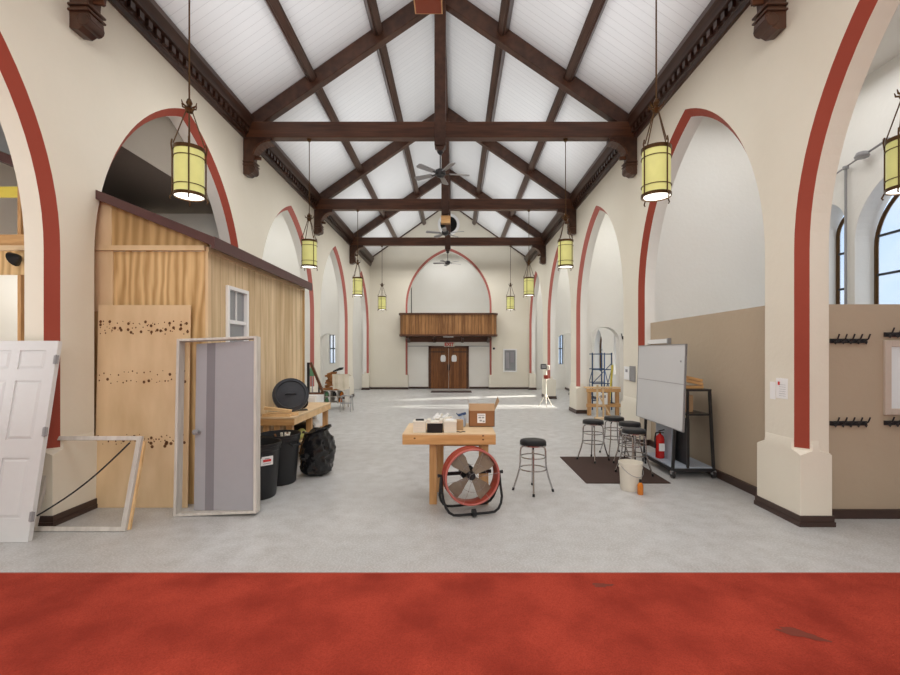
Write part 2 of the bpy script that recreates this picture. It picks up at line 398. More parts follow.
# end walls of the aisles with slit windows
def slitwall(name,xa,xb,Y,wx0,wx1,wz0,wz1,ztop=6.6):
    b=MB(); b.box(xa,wx0,Y,Y+.35,0,ztop,'white_wall'); b.box(wx1,xb,Y,Y+.35,0,ztop,'white_wall')
    b.box(wx0,wx1,Y,Y+.35,0,wz0,'white_wall'); b.box(wx0,wx1,Y,Y+.35,wz1,ztop,'white_wall'); return struct(b.build(name))
slitwall('wall_right_aisle_end',XR+.3,RX2+.4,YF,5.22,5.47,1.25,2.75)
slitwall('wall_left_aisle_end',LX-.4,XL-.3,YF,-6.38,-6.05,1.30,2.75)
nwin=[0]
def window(x0,x1,y0,y1,z0,z1,bars=(),arch=False,axis=1):
    """axis 1: pane faces y ; axis 0: pane faces x"""
    nwin[0]+=1; b=MB()
    root=bpy.data.objects.new('window_%d'%nwin[0],None); COL.objects.link(root); root['kind']='structure'
    r=.025
    if axis==1:
        yc=(y0+y1)/2
        for a in(x0,x1,(x0+x1)/2): b.box(a-r,a+r,yc-.02,yc+.02,z0,z1,'blacksat')
        for z in (z0,z1)+tuple(bars): b.box(x0,x1,yc-.02,yc+.02,z-r,z+r,'blacksat')
        g=MB(); g.box(x0,x1,yc-.003,yc+.003,z0,z1,'glass')
    else:
        xc=(x0+x1)/2
        if arch:
            o=archpts(y0,y1,z1-(y1-y0)*.75,z1,10,z0)
            b.tube([(xc,p[0],p[1]) for p in o],.035,'brass',6,closed=False)
            for z in (z0,)+tuple(bars): b.box(xc-.02,xc+.02,y0,y1,z-.02,z+.02,'blacksat')
            g=MB(); g.add([(xc,p[0],p[1]) for p in o],[tuple(range(len(o)))],'glass')
        else:
            for a in(y0,y1): b.box(xc-.02,xc+.02,a-r,a+r,z0,z1,'blacksat')
            for z in (z0,z1)+tuple(bars): b.box(xc-.02,xc+.02,y0,y1,z-r,z+r,'blacksat')
            g=MB(); g.box(xc-.003,xc+.003,y0,y1,z0,z1,'glass')
    b.build('window_frame',root); g.build('window_pane',root)
window(5.22,5.47,YF+.2,YF+.26,1.25,2.75,(2.05,)); window(-6.38,-6.05,YF+.2,YF+.26,1.30,2.75,(2.05,))
# outer walls
def longwall(name,X,th,ya,yb,ztop,wins,mat='white_wall',sg=1):
    b=MB(); cur=ya
    X2=X+sg*th
    for (w0,w1,z0,z1,arch) in wins:
        b.box(min(X,X2),max(X,X2),cur,w0,0,ztop,mat)
        b.box(min(X,X2),max(X,X2),w0,w1,0,z0,mat)
        if arch:
            o=archpts(w0,w1,z1-(w1-w0)*.75,z1,12,z0)
            for XX in(X,X2):
                for p,q in zip(o,o[1:]):
                    if abs(p[0]-q[0])>1e-6: b.add([(XX,p[0],p[1]),(XX,q[0],q[1]),(XX,q[0],ztop),(XX,p[0],ztop)],[(0,1,2,3)],mat)
            for p,q in zip(o[1:-1],o[2:-1]): b.add([(X,*p),(X,*q),(X2,*q),(X2,*p)],[(0,1,2,3)],mat)
        else: b.box(min(X,X2),max(X,X2),w0,w1,z1,ztop,mat)
        cur=w1
    b.box(min(X,X2),max(X,X2),cur,yb,0,ztop,mat); return struct(b.build(name,smooth=20))
WR=[(6.85,8.22,2.0,4.90,True),(8.42,9.02,2.0,4.72,True)]
longwall('wall_right_outer',RX1,.4,-6,9.65,7.0,[(3.0,4.2,2.0,4.9,True)]+WR)
window(RX1+.32,RX1+.38,6.9,8.17,2.05,4.72,(3.25,3.95),True,0)
window(RX1+.32,RX1+.38,8.45,8.99,2.05,4.55,(3.1,3.8),True,0)
window(RX1+.32,RX1+.38,3.05,4.15,2.05,4.7,(3.1,3.8),True,0)
WS=[(10.9,12.0,1.0,2.9,True),(15.0,15.8,1.1,2.75,True),(17.0,17.95,1.1,2.75,True),(19.4,20.2,1.1,2.75,True)]
longwall('wall_right_outer',RX2,.35,9.66,YF+.35,6.6,WS)
for w in WS: window(RX2+.2,RX2+.26,w[0]+.02,w[1]-.02,w[2]+.02,w[3]-.04,(1.95,),True,0)
WLs=[(10.6,11.4,1.1,2.75,True),(15.4,16.2,1.1,2.75,True),(19.8,20.6,1.1,2.75,True)]
longwall('wall_left_outer',LX,.35,-6,YF+.35,6.6,WLs,sg=-1)
for w in WLs: window(LX-.26,LX-.2,w[0]+.02,w[1]-.02,w[2]+.02,w[3]-.04,(1.95,),True,0)
b=MB(); b.box(XR+.3,RX1+.5,-6,9.65,6.75,6.85,'white_wall'); b.box(XR+.3,RX2+.4,9.5,YF+.4,6.3,6.4,'white_wall'); b.box(XR+.02,XR+T,-6,YF,6.3,6.8,'white_wall'); struct(b.build('ceiling_right_aisle'))
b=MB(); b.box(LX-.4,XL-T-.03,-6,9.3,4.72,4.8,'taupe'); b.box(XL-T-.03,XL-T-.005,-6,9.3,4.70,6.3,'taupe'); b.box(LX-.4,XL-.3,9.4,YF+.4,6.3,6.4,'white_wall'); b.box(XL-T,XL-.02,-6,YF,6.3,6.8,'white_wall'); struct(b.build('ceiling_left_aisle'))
b=MB(); b.prism([(LX,4.72),(-4.66,4.72),(-4.66,3.96),(LX,4.78)],1,5.62,5.66,'bgrey'); struct(b.build('wall_left_gap_filler'))  # added wall hiding the dark gap, coloured like the grey-blue ceiling
b=MB(); b.box(-7.1,7.7,-6.2,-6,0,10,'cream'); struct(b.build('wall_front'))
# partitions on the right
b=MB(); b.box(3.90,4.0,5.30,9.2,0,2.44,'beige'); struct(b.build('wall_right_partition'))
b=MB(); b.box(4.0,7.3,5.035,5.14,0,2.39,'beige'); struct(b.build('wall_coat_partition'))
# cornices with dentils
def cornice(name,X,sg):
    b=MB()
    prof=[(0,6.20),(.05,6.20),(.06,6.26),(.08,6.27),(.08,6.40),(.15,6.42),(.17,6.50),(.21,6.56),(.21,6.64),(0,6.64)]
    b.prism([(X-sg*d+sg*.0,z) for d,z in prof],1,-6,YF,'beamy')
    y=4.6
    while y<YF-.1:
        xa=X-sg*.078; xb=X-sg*.125
        b.box(min(xa,xb),max(xa,xb),y,y+.085,6.30,6.395,'beamy'); y+=.17
    return struct(b.build(name,smooth=25))
cornice('trim_left_cornice',XL,-1) if False else cornice('trim_left',XL,-1)
cornice('trim_right',XR,1)
# ------------------------------------------------------------------ trusses (local: centre at XC, y=0)
def mk_truss():
    t=thing('roof_truss','','roof truss',group='dark stained roof trusses')
    w=.20
    MB().box(-HW,HW,-w/2,w/2,6.215,6.535,'beamx').build('tie_beam',t,.012)
    for s in(-1,1):
        b=MB(); x0=s*HW; 
        zt=lambda x: RZ-.005-SL*abs(x)
        poly=[(s*(HW-.02),zt(HW)-.0),(0,zt(0)),(0,zt(0)-.40),(s*(HW-.35),6.50),(s*(HW-.02),6.50)]
        b.prism(poly,1,-.09,.09,'beam'); b.build('rafter',t,.012)
    b=MB(); b.box(-.115,.115,-.12,.12,6.05,RZ-.2,'beam')
    b.prism([(-.09,6.05),(.09,6.05),(.07,5.99),(0,5.95),(-.07,5.99)],1,-.09,.09,'beam'); b.build('king_post',t,.01)
    for s in(-1,1):
        b=MB(); e=HW
        # wall post + quarter-curve brace + scroll foot
        pts=[(e,6.22),(e-.56,6.22),(e-.56,6.16)]
        for k in range(9):
            a=PI/2*k/8; pts.append((e-.56+.36*sin(a),5.80+.34*cos(a)))
        pts+=[(e-.20,5.66),(e-.235,5.62),(e-.24,5.56),(e-.19,5.50),(e-.10,5.45),(e,5.47)]
        b.prism([(s*x,z) for x,z in pts],1,-.10,.10,'beam')
        lip=[Vector((s*(e-.56+.36*sin(PI/2*k/8)),0,5.80+.34*cos(PI/2*k/8))) for k in range(9)]
        for p,q in zip(lip,lip[1:]): b.bar(p+Vector((0,0,0)),q,.25,.035,'beamx',up=(0,0,1))
        for z in (5.72,5.66): b.box(min(s*(e-.24),s*e),max(s*(e-.24),s*e),-.13,.13,z-.012,z+.012,'beam')
        b.tube([(s*(e-.165),-.115,5.555),(s*(e-.165),.115,5.555)],.07,'beam',12)
        b.build('bracket',t,.006)
    return t
tr=mk_truss()
tl=['Dark truss nearest the camera, only wall brackets and king post foot in view','Dark timber truss spanning the nave behind the two largest lanterns','Dark timber truss second in full view, behind the first tie beam','Farthest dark timber truss, just in front of the far wall arch']
for k,Y in enumerate(TY): inst(tr,k,(XC,Y,0),tl[k][0].lower()+tl[k][1:])
M['orangewood']=plain('orange_lit_wood',(.30,.06,.02),.5)
b=MB(); b.box(-.15,.15,-.15,.15,.02,.32,'orangewood'); b.box(-.16,.16,-.16,.16,.005,.02,'pine'); b.box(-.145,.145,-.145,.145,0,.004,'orangewood')
tag(b.build('beam_box',loc=(XC,5.06,5.77)),'reddish square wooden box at the top edge, under the nearest king post','wooden box')
b=MB(); b.box(-.14,.14,-.1,.1,0,.22,'pineX')
tag(b.build('junction_block',loc=(XC+.02,13.6,5.74),bevel=.005),'small pale wood block hanging below the second full truss','wood block')
# purlins + ridge
for k,(u,lab) in enumerate(((-2.67,'lower dark purlin running along the left roof slope'),(-1.33,'upper dark purlin on the left roof slope, nearer the ridge'),(1.33,'upper dark purlin on the right roof slope, nearer the ridge'),(2.67,'lower dark purlin running along the right roof slope'))):
    b=MB(); z=RZ-SL*abs(u); s=1 if u>0 else -1; ang=math.atan(SL)*s
    b.box(-.095,.095,-6,YF,-.17,.0,'beamy'); b.box(-.06,.06,-6,YF,-.20,-.17,'beamy')
    o=b.build('roof_purlin',loc=(XC+u,0,z),rot=(0,ang,0),bevel=.008); tag(o,lab,'purlin','roof purlins')
b=MB(); b.box(-.09,.09,-6,YF,-.30,-.02,'beamy'); tag(b.build('ridge_beam',loc=(XC,0,RZ)),'dark ridge beam along the peak of the white boarded roof','ridge beam')
# ------------------------------------------------------------------ lanterns (origin at rod top z=0, body down)
def mk_lantern(L):
    t=thing('pendant_lantern','','pendant lantern',group='yellow glass pendant lanterns')
    zt=-L; # body bottom at zt
    b=MB(); b.tube([(0,0,0),(0,0,zt+1.10)],.009,'brass',6); b.lathe([(.05,0),(.05,-.02),(.02,-.05),(0,-.06)],'brass',12); b.build('rod',t)
    b=MB(); z=zt+1.02
    b.lathe([(.0,z+.10),(.02,z+.08),(.035,z+.04),(.02,z),(.05,z-.03),(.03,z-.07),(.0,z-.08)],'brass',10)
    for k in range(6):
        a=k*PI/3; b.tube([(.02*cos(a),.02*sin(a),z-.02),(.075*cos(a),.075*sin(a),z),(.085*cos(a),.085*sin(a),z+.04)],[.012,.01,.004],'brass',5)
    b.build('crown',t)
    b=MB()
    for k in range(4):
        a=k*PI/2+.5; b.tube([(.03*cos(a),.03*sin(a),z-.05),(.155*cos(a),.155*sin(a),zt+.58)],.007,'brass',5)
        b.tube([(.165*cos(a),.165*sin(a),zt+.62),(.175*cos(a),.175*sin(a),zt+.57),(.164*cos(a),.164*sin(a),zt+.48),(.164*cos(a),.164*sin(a),zt+.02),(.188*cos(a),.188*sin(a),zt-.03),(.175*cos(a),.175*sin(a),zt-.05)],.008,'brass',6)
    b.build('hanger',t)
    b=MB(); b.lathe([(.150,zt+.02),(.150,zt+.52)],'amberglass',24,cap=False); b.build('glass_shade',t)
    for z0,z1 in((.51,.55),(.43,.437),(.115,.122),(.0,.035)):
        MB().lathe([(.151,zt+z0),(.161,zt+z0),(.161,zt+z1),(.151,zt+z1),(.151,zt+z0)],'brass',24).build('band',t)
    b=MB(); b.lathe([(0,zt+.006),(.10,zt+.006),(.149,zt+.012)],'lampw',24); b.build('diffuser',t)
    return t
lan=mk_lantern(6.215-3.595); q=['nearest the camera','second from the camera','third from the camera','fourth and farthest']
k=0
for s,x in(('left',-2.99),('right',2.26)):
    for j,Y in enumerate(TY):
        inst(lan,k,(x,Y-(.05 if j==0 else 0),6.215),'yellow glass lantern on a long rod, %s in the %s row'%(q[j],s),rz=.35*k); k+=1
lan2=mk_lantern(6.75-3.55); lan2.location=(4.72,4.72,6.75); lan2['label']='yellow glass lantern in the right aisle, cut by the right edge'
# ------------------------------------------------------------------ ceiling fans
def mk_fan():
    t=thing('ceiling_fan','','ceiling fan',group='ceiling fans along the ridge line')
    b=MB(); b.lathe([(.0,0),(.06,0),(.06,-.03),(.02,-.07)],'blacksat',16); b.tube([(0,0,-.05),(0,0,-.38)],.012,'blacksat',8); b.build('downrod',t)
    b=MB(); b.lathe([(.0,-.34),(.05,-.36),(.10,-.39),(.11,-.44),(.10,-.49),(.06,-.52),(.0,-.54)],'blacksat',20); b.build('motor',t)
    for k in range(5):
        a=2*PI*k/5; b=MB()
        b.box(.08,.20,-.02,.02,-.47,-.455,'blacksat')
        b.prism([(.18,-.05),(.56,-.07),(.60,-.04),(.60,.04),(.56,.07),(.18,.05)],2,-.462,-.448,'steel')
        b.xf(Matrix.Rotation(a,4,'Z')@Matrix.Translation((0,0,-.46))@Matrix.Rotation(R(13),4,'X')@Matrix.Translation((0,0,.46)))
        b.build('blade',t)
    return t
fn=mk_fan()
for k,(Y,rz,lb) in enumerate(((9.22,.15,'grey bladed ceiling fan under the nearest full truss'),(13.8,.9,'grey bladed ceiling fan in front of the round gable vent'),(18.4,.5,'small distant ceiling fan inside the top of the far arch'))):
    inst(fn,k,(XC,Y-.02,5.96),lb,rz)
# ------------------------------------------------------------------ far wall: vent, balcony, doors, exit sign
t=thing('gable_vent','round dark opening with white ring high in the far gable','round vent',(-.33,YF,8.3))
b=MB(); Mx=Matrix.Rotation(PI/2,4,'X')
b.lathe([(.42,0),(.55,0),(.55,.08),(.42,.08),(.42,0)],'white',32,M4=Mx); b.build('ring',t)
b=MB(); b.lathe([(0,.01),(.42,.01),(.42,.03),(0,.03)],'vent',32,M4=Mx); b.build('dark_opening',t)
t=thing('balcony','brown wooden loft balcony with vertical boards above the far doors','balcony',(AC,YF,0))
def rr(x0,y0,rad): # plan outline with clipped, rounded corners
    pts=[(-x0,0)]
    for k in range(5): a=PI+PI/2*k/4; pts.append((-x0+rad+rad*cos(a),-y0+rad+rad*sin(a)))
    for k in range(5): a=-PI/2+PI/2*k/4; pts.append((x0-rad+rad*cos(a),-y0+rad+rad*sin(a)))
    pts.append((x0,0)); return pts
MB().prism(rr(2.36,.95,.25),2,2.72,3.68,'balc').build('board_panel',t,smooth=20)
MB().prism(rr(2.42,1.01,.27),2,3.68,3.76,'beamx').build('top_rail',t)
MB().prism(rr(2.40,.99,.26),2,2.64,2.73,'beamx').build('bottom_rail',t)
for x in(-2.0,-.7,.7,2.0):
    b=MB(); b.prism([(-.9,2.64),(.0,2.64),(.0,2.35),(-.55,2.5),(-.9,2.55)],0,x-.07,x+.07,'beam'); b.build('corbel',t)
b=MB(); b.box(-2.05,2.05,.0,.32,2.38,2.64,'beamx'); b.build('support_beam',t)
b=MB(); b.box(-.25,.25,-.7,-.5,2.60,2.64,'paper'); b.build('soffit_light',t)
t=bpy.data.objects.new('door_1',None); COL.objects.link(t); t['kind']='structure'; t.location=(AC,YF+.3,0)
b=MB(); b.box(-1.03,-.9,-.05,.02,0,2.18,'beamx'); b.box(.9,1.03,-.05,.02,0,2.18,'beamx'); b.box(-1.03,1.03,-.05,.02,2.06,2.18,'beamx'); b.build('door_frame',t)
for s in(-1,1):
    b=MB(); b.box(min(.01*s,.9*s),max(.01*s,.9*s),-.03,.01,0.01,2.06,'door'); d=b.build('door_leaf',t)
    b=MB(); c=s*.28; b.prism([(c-.10,1.38),(c-.13,1.45),(c-.13,1.62),(c-.08,1.72),(c+.08,1.72),(c+.13,1.62),(c+.13,1.45),(c+.10,1.38)],1,-.04,-.03,'lampd' if 'lampd' in M else 'paper'); b.build('door_window',d)
    b=MB(); b.box(s*.05-.02,s*.05+.02,-.06,-.03,.95,1.25,'blacksat'); b.build('door_handle',d)
    b=MB(); b.box(min(.2*s,.9*s),max(.2*s,.9*s),-.045,-.03,1.86,1.90,'blacksat'); b.build('hinge_strap',d)
t=thing('exit_sign','red EXIT lettering sign above the far double doors','exit sign',(AC+.03,YF+.26,2.255))
b=MB(); b.box(-.27,.27,-.01,.03,-.11,.11,'offw'); b.build('sign_plate',t)
text_mesh('EXIT',.23,'redink','lettering',t,(0,-.018,0),(PI/2,0,0))
t=thing('notice_case','dark glazed display case on the far wall right of the doors','display case',(2.76,YF-.02,1.45))
b=MB()
b.frame(0,-.34,.34,-.58,.58,.06,-.04,.02,'white')
b.build('case_frame',t); b=MB(); b.box(-.28,.28,-.01,.0,-.52,.52,'darkglass'); b.box(-.2,-.05,-.02,-.01,-.4,.4,'ink'); b.box(.02,.2,-.02,-.01,-.1,.42,'greyd'); b.build('case_glass',t)
b=MB(); b.lathe([(0,-.05),(.05,-.05),(.06,0),(0,0)],'blacksat',14,M4=Mx); tag(b.build('wall_bell',loc=(1.95,YF-.03,2.05)),'tiny black round bell on the far wall right of the balcony','bell')
b=MB(); b.box(-.95,.95,-.45,.45,0,.015,'mat'); tag(b.build('door_mat',loc=(AC+.15,21.2,.001)),'dark brown door mat in front of the far double doors','door mat')
b=MB(); b.box(-.02,.02,-.05,.0,0,2.3,'black'); tag(b.build('loft_pipe',loc=(AC-AW+.25,YF+.5,2.95)),'thin dark upright pipe at the left edge of the loft opening','pipe')
# ------------------------------------------------------------------ shed
SX=-3.03; SY0,SY1=5.5,9.0; SXL=-6.3; SZ=3.13
sh=thing('wooden_shed','plywood shed with plum brown sloping roof built into the left arches','shed',(0,0,0))
b=MB(); b.box(SX-.06,SX,SY0,5.96,0,SZ,'siding'); b.box(SX-.06,SX,6.52,SY1,0,SZ,'siding'); b.box(SX-.06,SX,5.96,6.52,0,1.72,'siding'); b.box(SX-.06,SX,5.96,6.52,2.72,SZ,'siding'); b.build('side_wall',sh)
b=MB(); b.box(SX-.012,SX+.02,SY0-.02,SY0+.055,0,SZ-.05,'ply2'); b.build('corner_trim',sh); MB().box(SX-.01,SX+.021,SY1-.06,SY1+.002,0,SZ-.05,'plydk').build('corner_trim',sh); MB().box(SX-.01,SX+.022,SY0-.01,SY1+.004,SZ-.05,SZ+.01,'ply2').build('top_trim',sh)
fz=lambda x: 3.18+.40*(SX-x)
b=MB(); b.box(-4.85,SX-.001,SY0-.003,SY0+.05,0,SZ-.045,'ply'); b.build('front_panel',sh)
b=MB(); b.prism([(-4.2,SZ+.02),(SX,SZ+.02),(SX,fz(SX)),(-4.2,fz(-4.2))],1,SY0+.01,SY0+.05,'plydk'); b.build('gable_panel',sh)
b=MB(); b.prism([(-4.85,SZ+.02),(-4.2,SZ+.02),(-4.2,fz(-4.2)),(-4.85,fz(-4.85))],1,SY0-.0,SY0+.03,'ply2'); b.build('gable_panel',sh)
b=MB(); b.box(-4.85,-4.17,SY0-.02,SY0-.0035,2.35,SZ-.042,'ply2'); b.build('overlay_panel',sh)
b=MB(); b.box(SXL,SX-.013,SY0-.045,SY0-.004,SZ-.04,SZ+.02,'ply2'); b.build('ledger_board',sh)
b=MB(); b.box(SXL,-4.85,SY0-.01,SY0+.08,SZ+.02,SZ+.16,'pineX'); b.build('header_beam',sh)
b=MB(); b.box(SXL,-4.85,SY0+.08,SY0+.12,SZ+.65,fz(-4.85),'yellow'); b.build('header_beam',sh)
b=MB(); b.box(SXL,-4.85,SY0,SY0+.02,2.80,SZ-.04,'ply'); b.build('overlay_panel',sh)
for x in(-5.75,-5.35,-5.02): b=MB(); b.box(x-.02,x+.02,SY0+.02,SY0+.11,0,fz(x)-.02,'pineZ'); b.build('stud',sh)
for x in(-5.55,-5.2): b=MB(); b.box(x-.02,x+.02,7.6,7.7,0,4.0,'pineZ'); b.build('stud',sh)
# roof slab
dz=.11
b=MB(); P=[(SX+.14,fz(SX+.14)),(SXL-.1,fz(SXL-.1)),(SXL-.1,fz(SXL-.1)+dz),(SX+.14,fz(SX+.14)+dz)]
b.prism(P,1,SY0-.12,SY1+.03,'plum'); b.build('roof',sh)
b=MB(); b.box(SX+.12,SX+.16,SY0-.13,SY1+.04,fz(SX+.14)-.03,fz(SX+.14)+dz,'plum'); b.build('fascia',sh)
# shed window
b=MB(); wy0,wy1,wz0,wz1=5.94,6.54,1.70,2.74
b.frame(1,wy0,wy1,wz0,wz1,.05,SX-.03,SX+.035,'white')
w=b.build('window',sh,.004)
b=MB(); b.box(SX-.03,SX-.02,wy0+.05,wy1-.05,wz0+.05,wz1-.05,'darkglass'); b.build('pane',w)
b=MB(); b.box(SX-.02,SX+.01,wy0+.05,wy1-.05,2.24,2.29,'white'); b.box(SX-.021,SX+.001,6.235,6.25,2.285,2.69,'white'); b.build('muntin',w)
# lamp clamp on the ledger
t=thing('clamp_lamp','small dark clamp lamp fixed to the shed framing at far left','clamp lamp',(-5.22,SY0-.1,3.0))
MB().lathe([(.02,0),(.05,-.03),(.09,-.09),(.085,-.09),(.0,-.03)],'black',14,M4=Matrix.Rotation(R(70),4,'Y')).build('lamp_shade',t); MB().lathe([(0,-.03),(.04,-.06),(.05,-.12),(0,-.16)],'paper',12,M4=Matrix.Rotation(R(70),4,'Y')).build('bulb',t)
# knotty board leaning on the shed front
b=MB(); bw=1.11; bh=2.40-.0; Z0=0
b.box(0,bw,-.012,.0,0,2.42,'ply2')
for zz in(.78,.84,1.50,1.60,2.10,2.20,.81,2.17,2.12):
    x=.03
    while x<bw-.03:
        r=random.choice((.006,.008,.010,.018)); z=zz+random.uniform(-.03,.03)
        pts=[(x+r*cos(a*PI/3),-.0135,z+1.1*r*sin(a*PI/3)) for a in range(6)]; b.add(pts,[tuple(range(6))],'knot'); x+=random.uniform(.03,.10)
for _ in range(8):
    x=random.uniform(.1,1.0); z=.75+random.uniform(-.03,.03); r=.02; b.add([(x+r*cos(a*PI/4),-.014,z+r*sin(a*PI/4)) for a in range(8)],[tuple(range(8))],'knot')
o=b.build('plywood_board',loc=(-4.30,5.37,.002),rot=(R(-1.6),0,0)); tag(o,'tall plywood sheet with rows of dark knot holes leaning on the shed','plywood sheet')
# grey door in pale frame, leaning
ht=math.hypot(2.01,.19); lean=-math.atan2(.19,2.01)
t=thing('door_in_frame','grey slab door in an unpainted pale frame leaning against the shed corner','door',(-3.18,5.07,0),rot=(lean,R(-2.0),0))
t.rotation_euler=(lean,R(-2.2),0)
fw=.935
b=MB(); b.frame(0,0,fw,0,ht,.032,0,.115,'trim_w',.028); b.build('frame',t,.003)
b=MB(); b.box(0,.74,0,.04,.03,ht-.05,'grey'); b.box(.14,.25,-.001,.0,.03,ht-.05,'greyd')  # slab with a darker grey stripe down its length
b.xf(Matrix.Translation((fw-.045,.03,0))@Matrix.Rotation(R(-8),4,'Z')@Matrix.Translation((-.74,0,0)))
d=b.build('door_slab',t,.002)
kx=fw-.045-.74*cos(R(8))+.05; ky=.03+.69*sin(R(8))
b=MB(); b.lathe([(.03,0),(.03,.01),(.012,.015),(.012,.04),(.03,.05),(.033,.065),(.02,.08),(0,.082)],'steel',16,M4=Matrix.Rotation(PI/2,4,'X')); b.build('knob',d,loc=(kx,ky-.02,.93))
# white six panel door, leaning on the left pier
lean2=-math.atan2(.34,1.96); dh=2.0; dw=.86
t=thing('panel_door','white six panel door leaning against the left pier','door',(-4.16-dw,4.39,0)); t.rotation_euler=(lean2,0,0)
b=MB(); b.box(0,dw,0,.035,0,dh,'dwhite')
cols=((.11,.385),(.475,.75)); rows=((.22,.80),(.98,1.58),(1.70,1.90))
# rails/stiles as raised relief, recessed fields with raised centre
for (xa,xb) in((0,.11),(.385,.475),(.75,dw)): b.box(xa,xb,-.012,0,0,dh,'dwhite')
for (za,zb) in((0,.22),(.80,.98),(1.58,1.70),(1.90,dh)): 
    for (xa,xb) in cols: b.box(xa,xb,-.012,0,za,zb,'dwhite')
for (xa,xb) in cols:
    for (za,zb) in rows:
        e=.035; v=[(xa+.01,0,za+.01),(xb-.01,0,za+.01),(xb-.01,0,zb-.01),(xa+.01,0,zb-.01),(xa+e,-.01,za+e),(xb-e,-.01,za+e),(xb-e,-.01,zb-e),(xa+e,-.01,zb-e)]
        b.add(v,[(0,1,5,4),(1,2,6,5),(2,3,7,6),(3,0,4,7),(4,5,6,7)],'dwhite')
b.build('door_slab',t,smooth=15)
for z in(.24,1.06,1.80):
    b=MB(); b.box(dw-.02,dw+.03,-.018,-.010,z-.045,z+.045,'steel'); b.tube([(dw+.005,-.02,z-.05),(dw+.005,-.02,z+.05)],.009,'steel',8); b.build('hinge',t)
# small white frame with cable
l3=-math.atan2(.25,.93)
t=thing('empty_frame','low empty white timber frame leaning beside the panel door','timber frame',(-4.40,4.66,0)); t.rotation_euler=(l3,R(5),0)
t.rotation_euler=(l3,0,0)
b=MB(); hh=.97; ww=.99
b.frame(0,0,ww,0,hh,.05,-.02,.02,'trim_w',.045); b.build('front_frame',t,.003)
b=MB(); b.box(ww-.02,ww+.02,.021,.05,.01,hh-.05,'pine'); b.build('rear_strip',t)
b=MB(); pts=[]
p0=Vector((-3.5,4.84,.88)); p1=Vector((-4.33,4.66,.16))
for k in range(15):
    s=k/14; p=p0.lerp(p1,s); p.z+=-.06*sin(PI*s)-.0; p.x+= .0; pts.append(p)
b.tube(pts,.009,'black',6); tag(b.build('cable'),'thin black cable drooping across the low white frame','cable')
# ------------------------------------------------------------------ trash cans, bag, bench
t=thing('trash_can','','trash can',group='black trash cans')
b=MB(); b.lathe([(.0,0),(.205,0),(.215,.02),(.262,.60),(.275,.61),(.275,.66),(.285,.665),(.285,.70),(.272,.70),(.262,.66),(.20,.03),(0,.03)],'black',36,jit=lambda i,k: 1+(.012 if (k%6<3 and 1<i<4) else 0)); b.build('bin_body',t)
for s in(-1,1):
    b=MB(); b.tube([(-.07,s*.27,.58),(-.07,s*.32,.56),(.07,s*.32,.56),(.07,s*.27,.58)],.014,'black',8); b.build('handle',t)
lab=MB(); lab.box(-.075,.075,-.012,0,-.055,.055,'paper'); lab.box(-.05,.05,-.014,-.012,-.01,.02,'redink'); lab.box(-.03,.03,-.014,-.012,.025,.035,'ink'); lab.box(-.05,.05,-.014,-.012,-.035,-.028,'ink')
t2=copytree(t,(-2.50,6.42,0),1.1,'black ribbed trash can, the farther one, beside the black bag')
inst(t,0,(-2.54,5.80,0),'black ribbed trash can with white and red label, nearest the grey door',.3)
lo=lab.build('sticker',t); lo.location=(.30*0,0,0); 
a=R(-45)-.3; lo.location=(.268*cos(a),.268*sin(a),.50); lo.rotation_euler=(R(4),0,a+PI/2)
# rubbish inside cans
b=MB(); 
for _ in range(7): 
    x,y=random.uniform(-.14,.14),random.uniform(-.14,.14); b.bar((x,y,.4),(x+random.uniform(-.08,.08),y+random.uniform(-.08,.08),.68),.03,.02,random.choice(['offw','card','paper']))
tag(b.build('scrap_wood',loc=(-2.50,6.42,.03)),'scraps poking up inside the farther black trash can','scraps')
from mathutils import noise as mn
b=MB(); nz=30; nk=48; prof=[(.0,0),(.15,.005),(.205,.04)]
for i in range(1,nz+1):
    u=i/nz; z=.04+.60*u; r=.245*(1-.10*(2*u-.8)**2)*(1 if u<.8 else 1-.9*(u-.8)); prof.append((r,z))
prof+=[(.19,.66),(.215,.675),(.20,.69),(.15,.66),(.1,.62),(0,.61)]
def bagj(i,k):
    k=k%48
    a=2*PI*k/nk; p=Vector((cos(a)*1.6,sin(a)*1.6,i*.13))
    n=mn.noise(p*1.1)*.16-abs(mn.noise(Vector((cos(a)*2.4,sin(a)*2.4,i*.20+5))))*.26+mn.noise(p*3)*.03
    return 1+n+.04
b.lathe(prof,'bag',nk,jit=bagj)
b.v=[(x+.03*mn.noise(Vector((z*4,y*3,2))),y,z+(.07*mn.noise(Vector((x*7,y*7,1)))+.05*x/.2)*max(0,z-.3)/.35) for x,y,z in b.v]
tag(b.build('trash_bag',loc=(-2.10,6.85,0),smooth=25),'full shiny black trash bag on the floor at the workbench corner','trash bag')
BX0,BX1,BY0,BY1,BZ=-3.0,-2.47,6.88,8.95,.86
t=thing('workbench','long pine workbench with lower shelf standing along the shed side','workbench',(0,0,0))
MB().box(BX0,BX1,BY0,BY1,BZ-.03,BZ,'ply2').build('worktop',t,.004)
b=MB(); b.box(BX0,BX1,BY0+.01,BY0+.05,BZ-.13,BZ-.03,'pineX'); b.box(BX1-.045,BX1-.005,BY0+.05,BY1,BZ-.13,BZ-.03,'pine'); b.build('apron',t,.003)
for (x,y) in((BX1-.09,BY0+.1),(BX0+.08,BY0+.1),(BX1-.09,7.9),(BX1-.09,BY1-.08),(BX0+.08,BY1-.08),(BX0+.25,BY0+.1)):
    MB().box(x-.045,x+.045,y-.045,y+.045,0,BZ-.03,'pineZ').build('leg',t,.003)
MB().box(BX0,BX1-.02,BY0+.5,BY1,.36,.39,'ply2').build('lower_shelf',t)
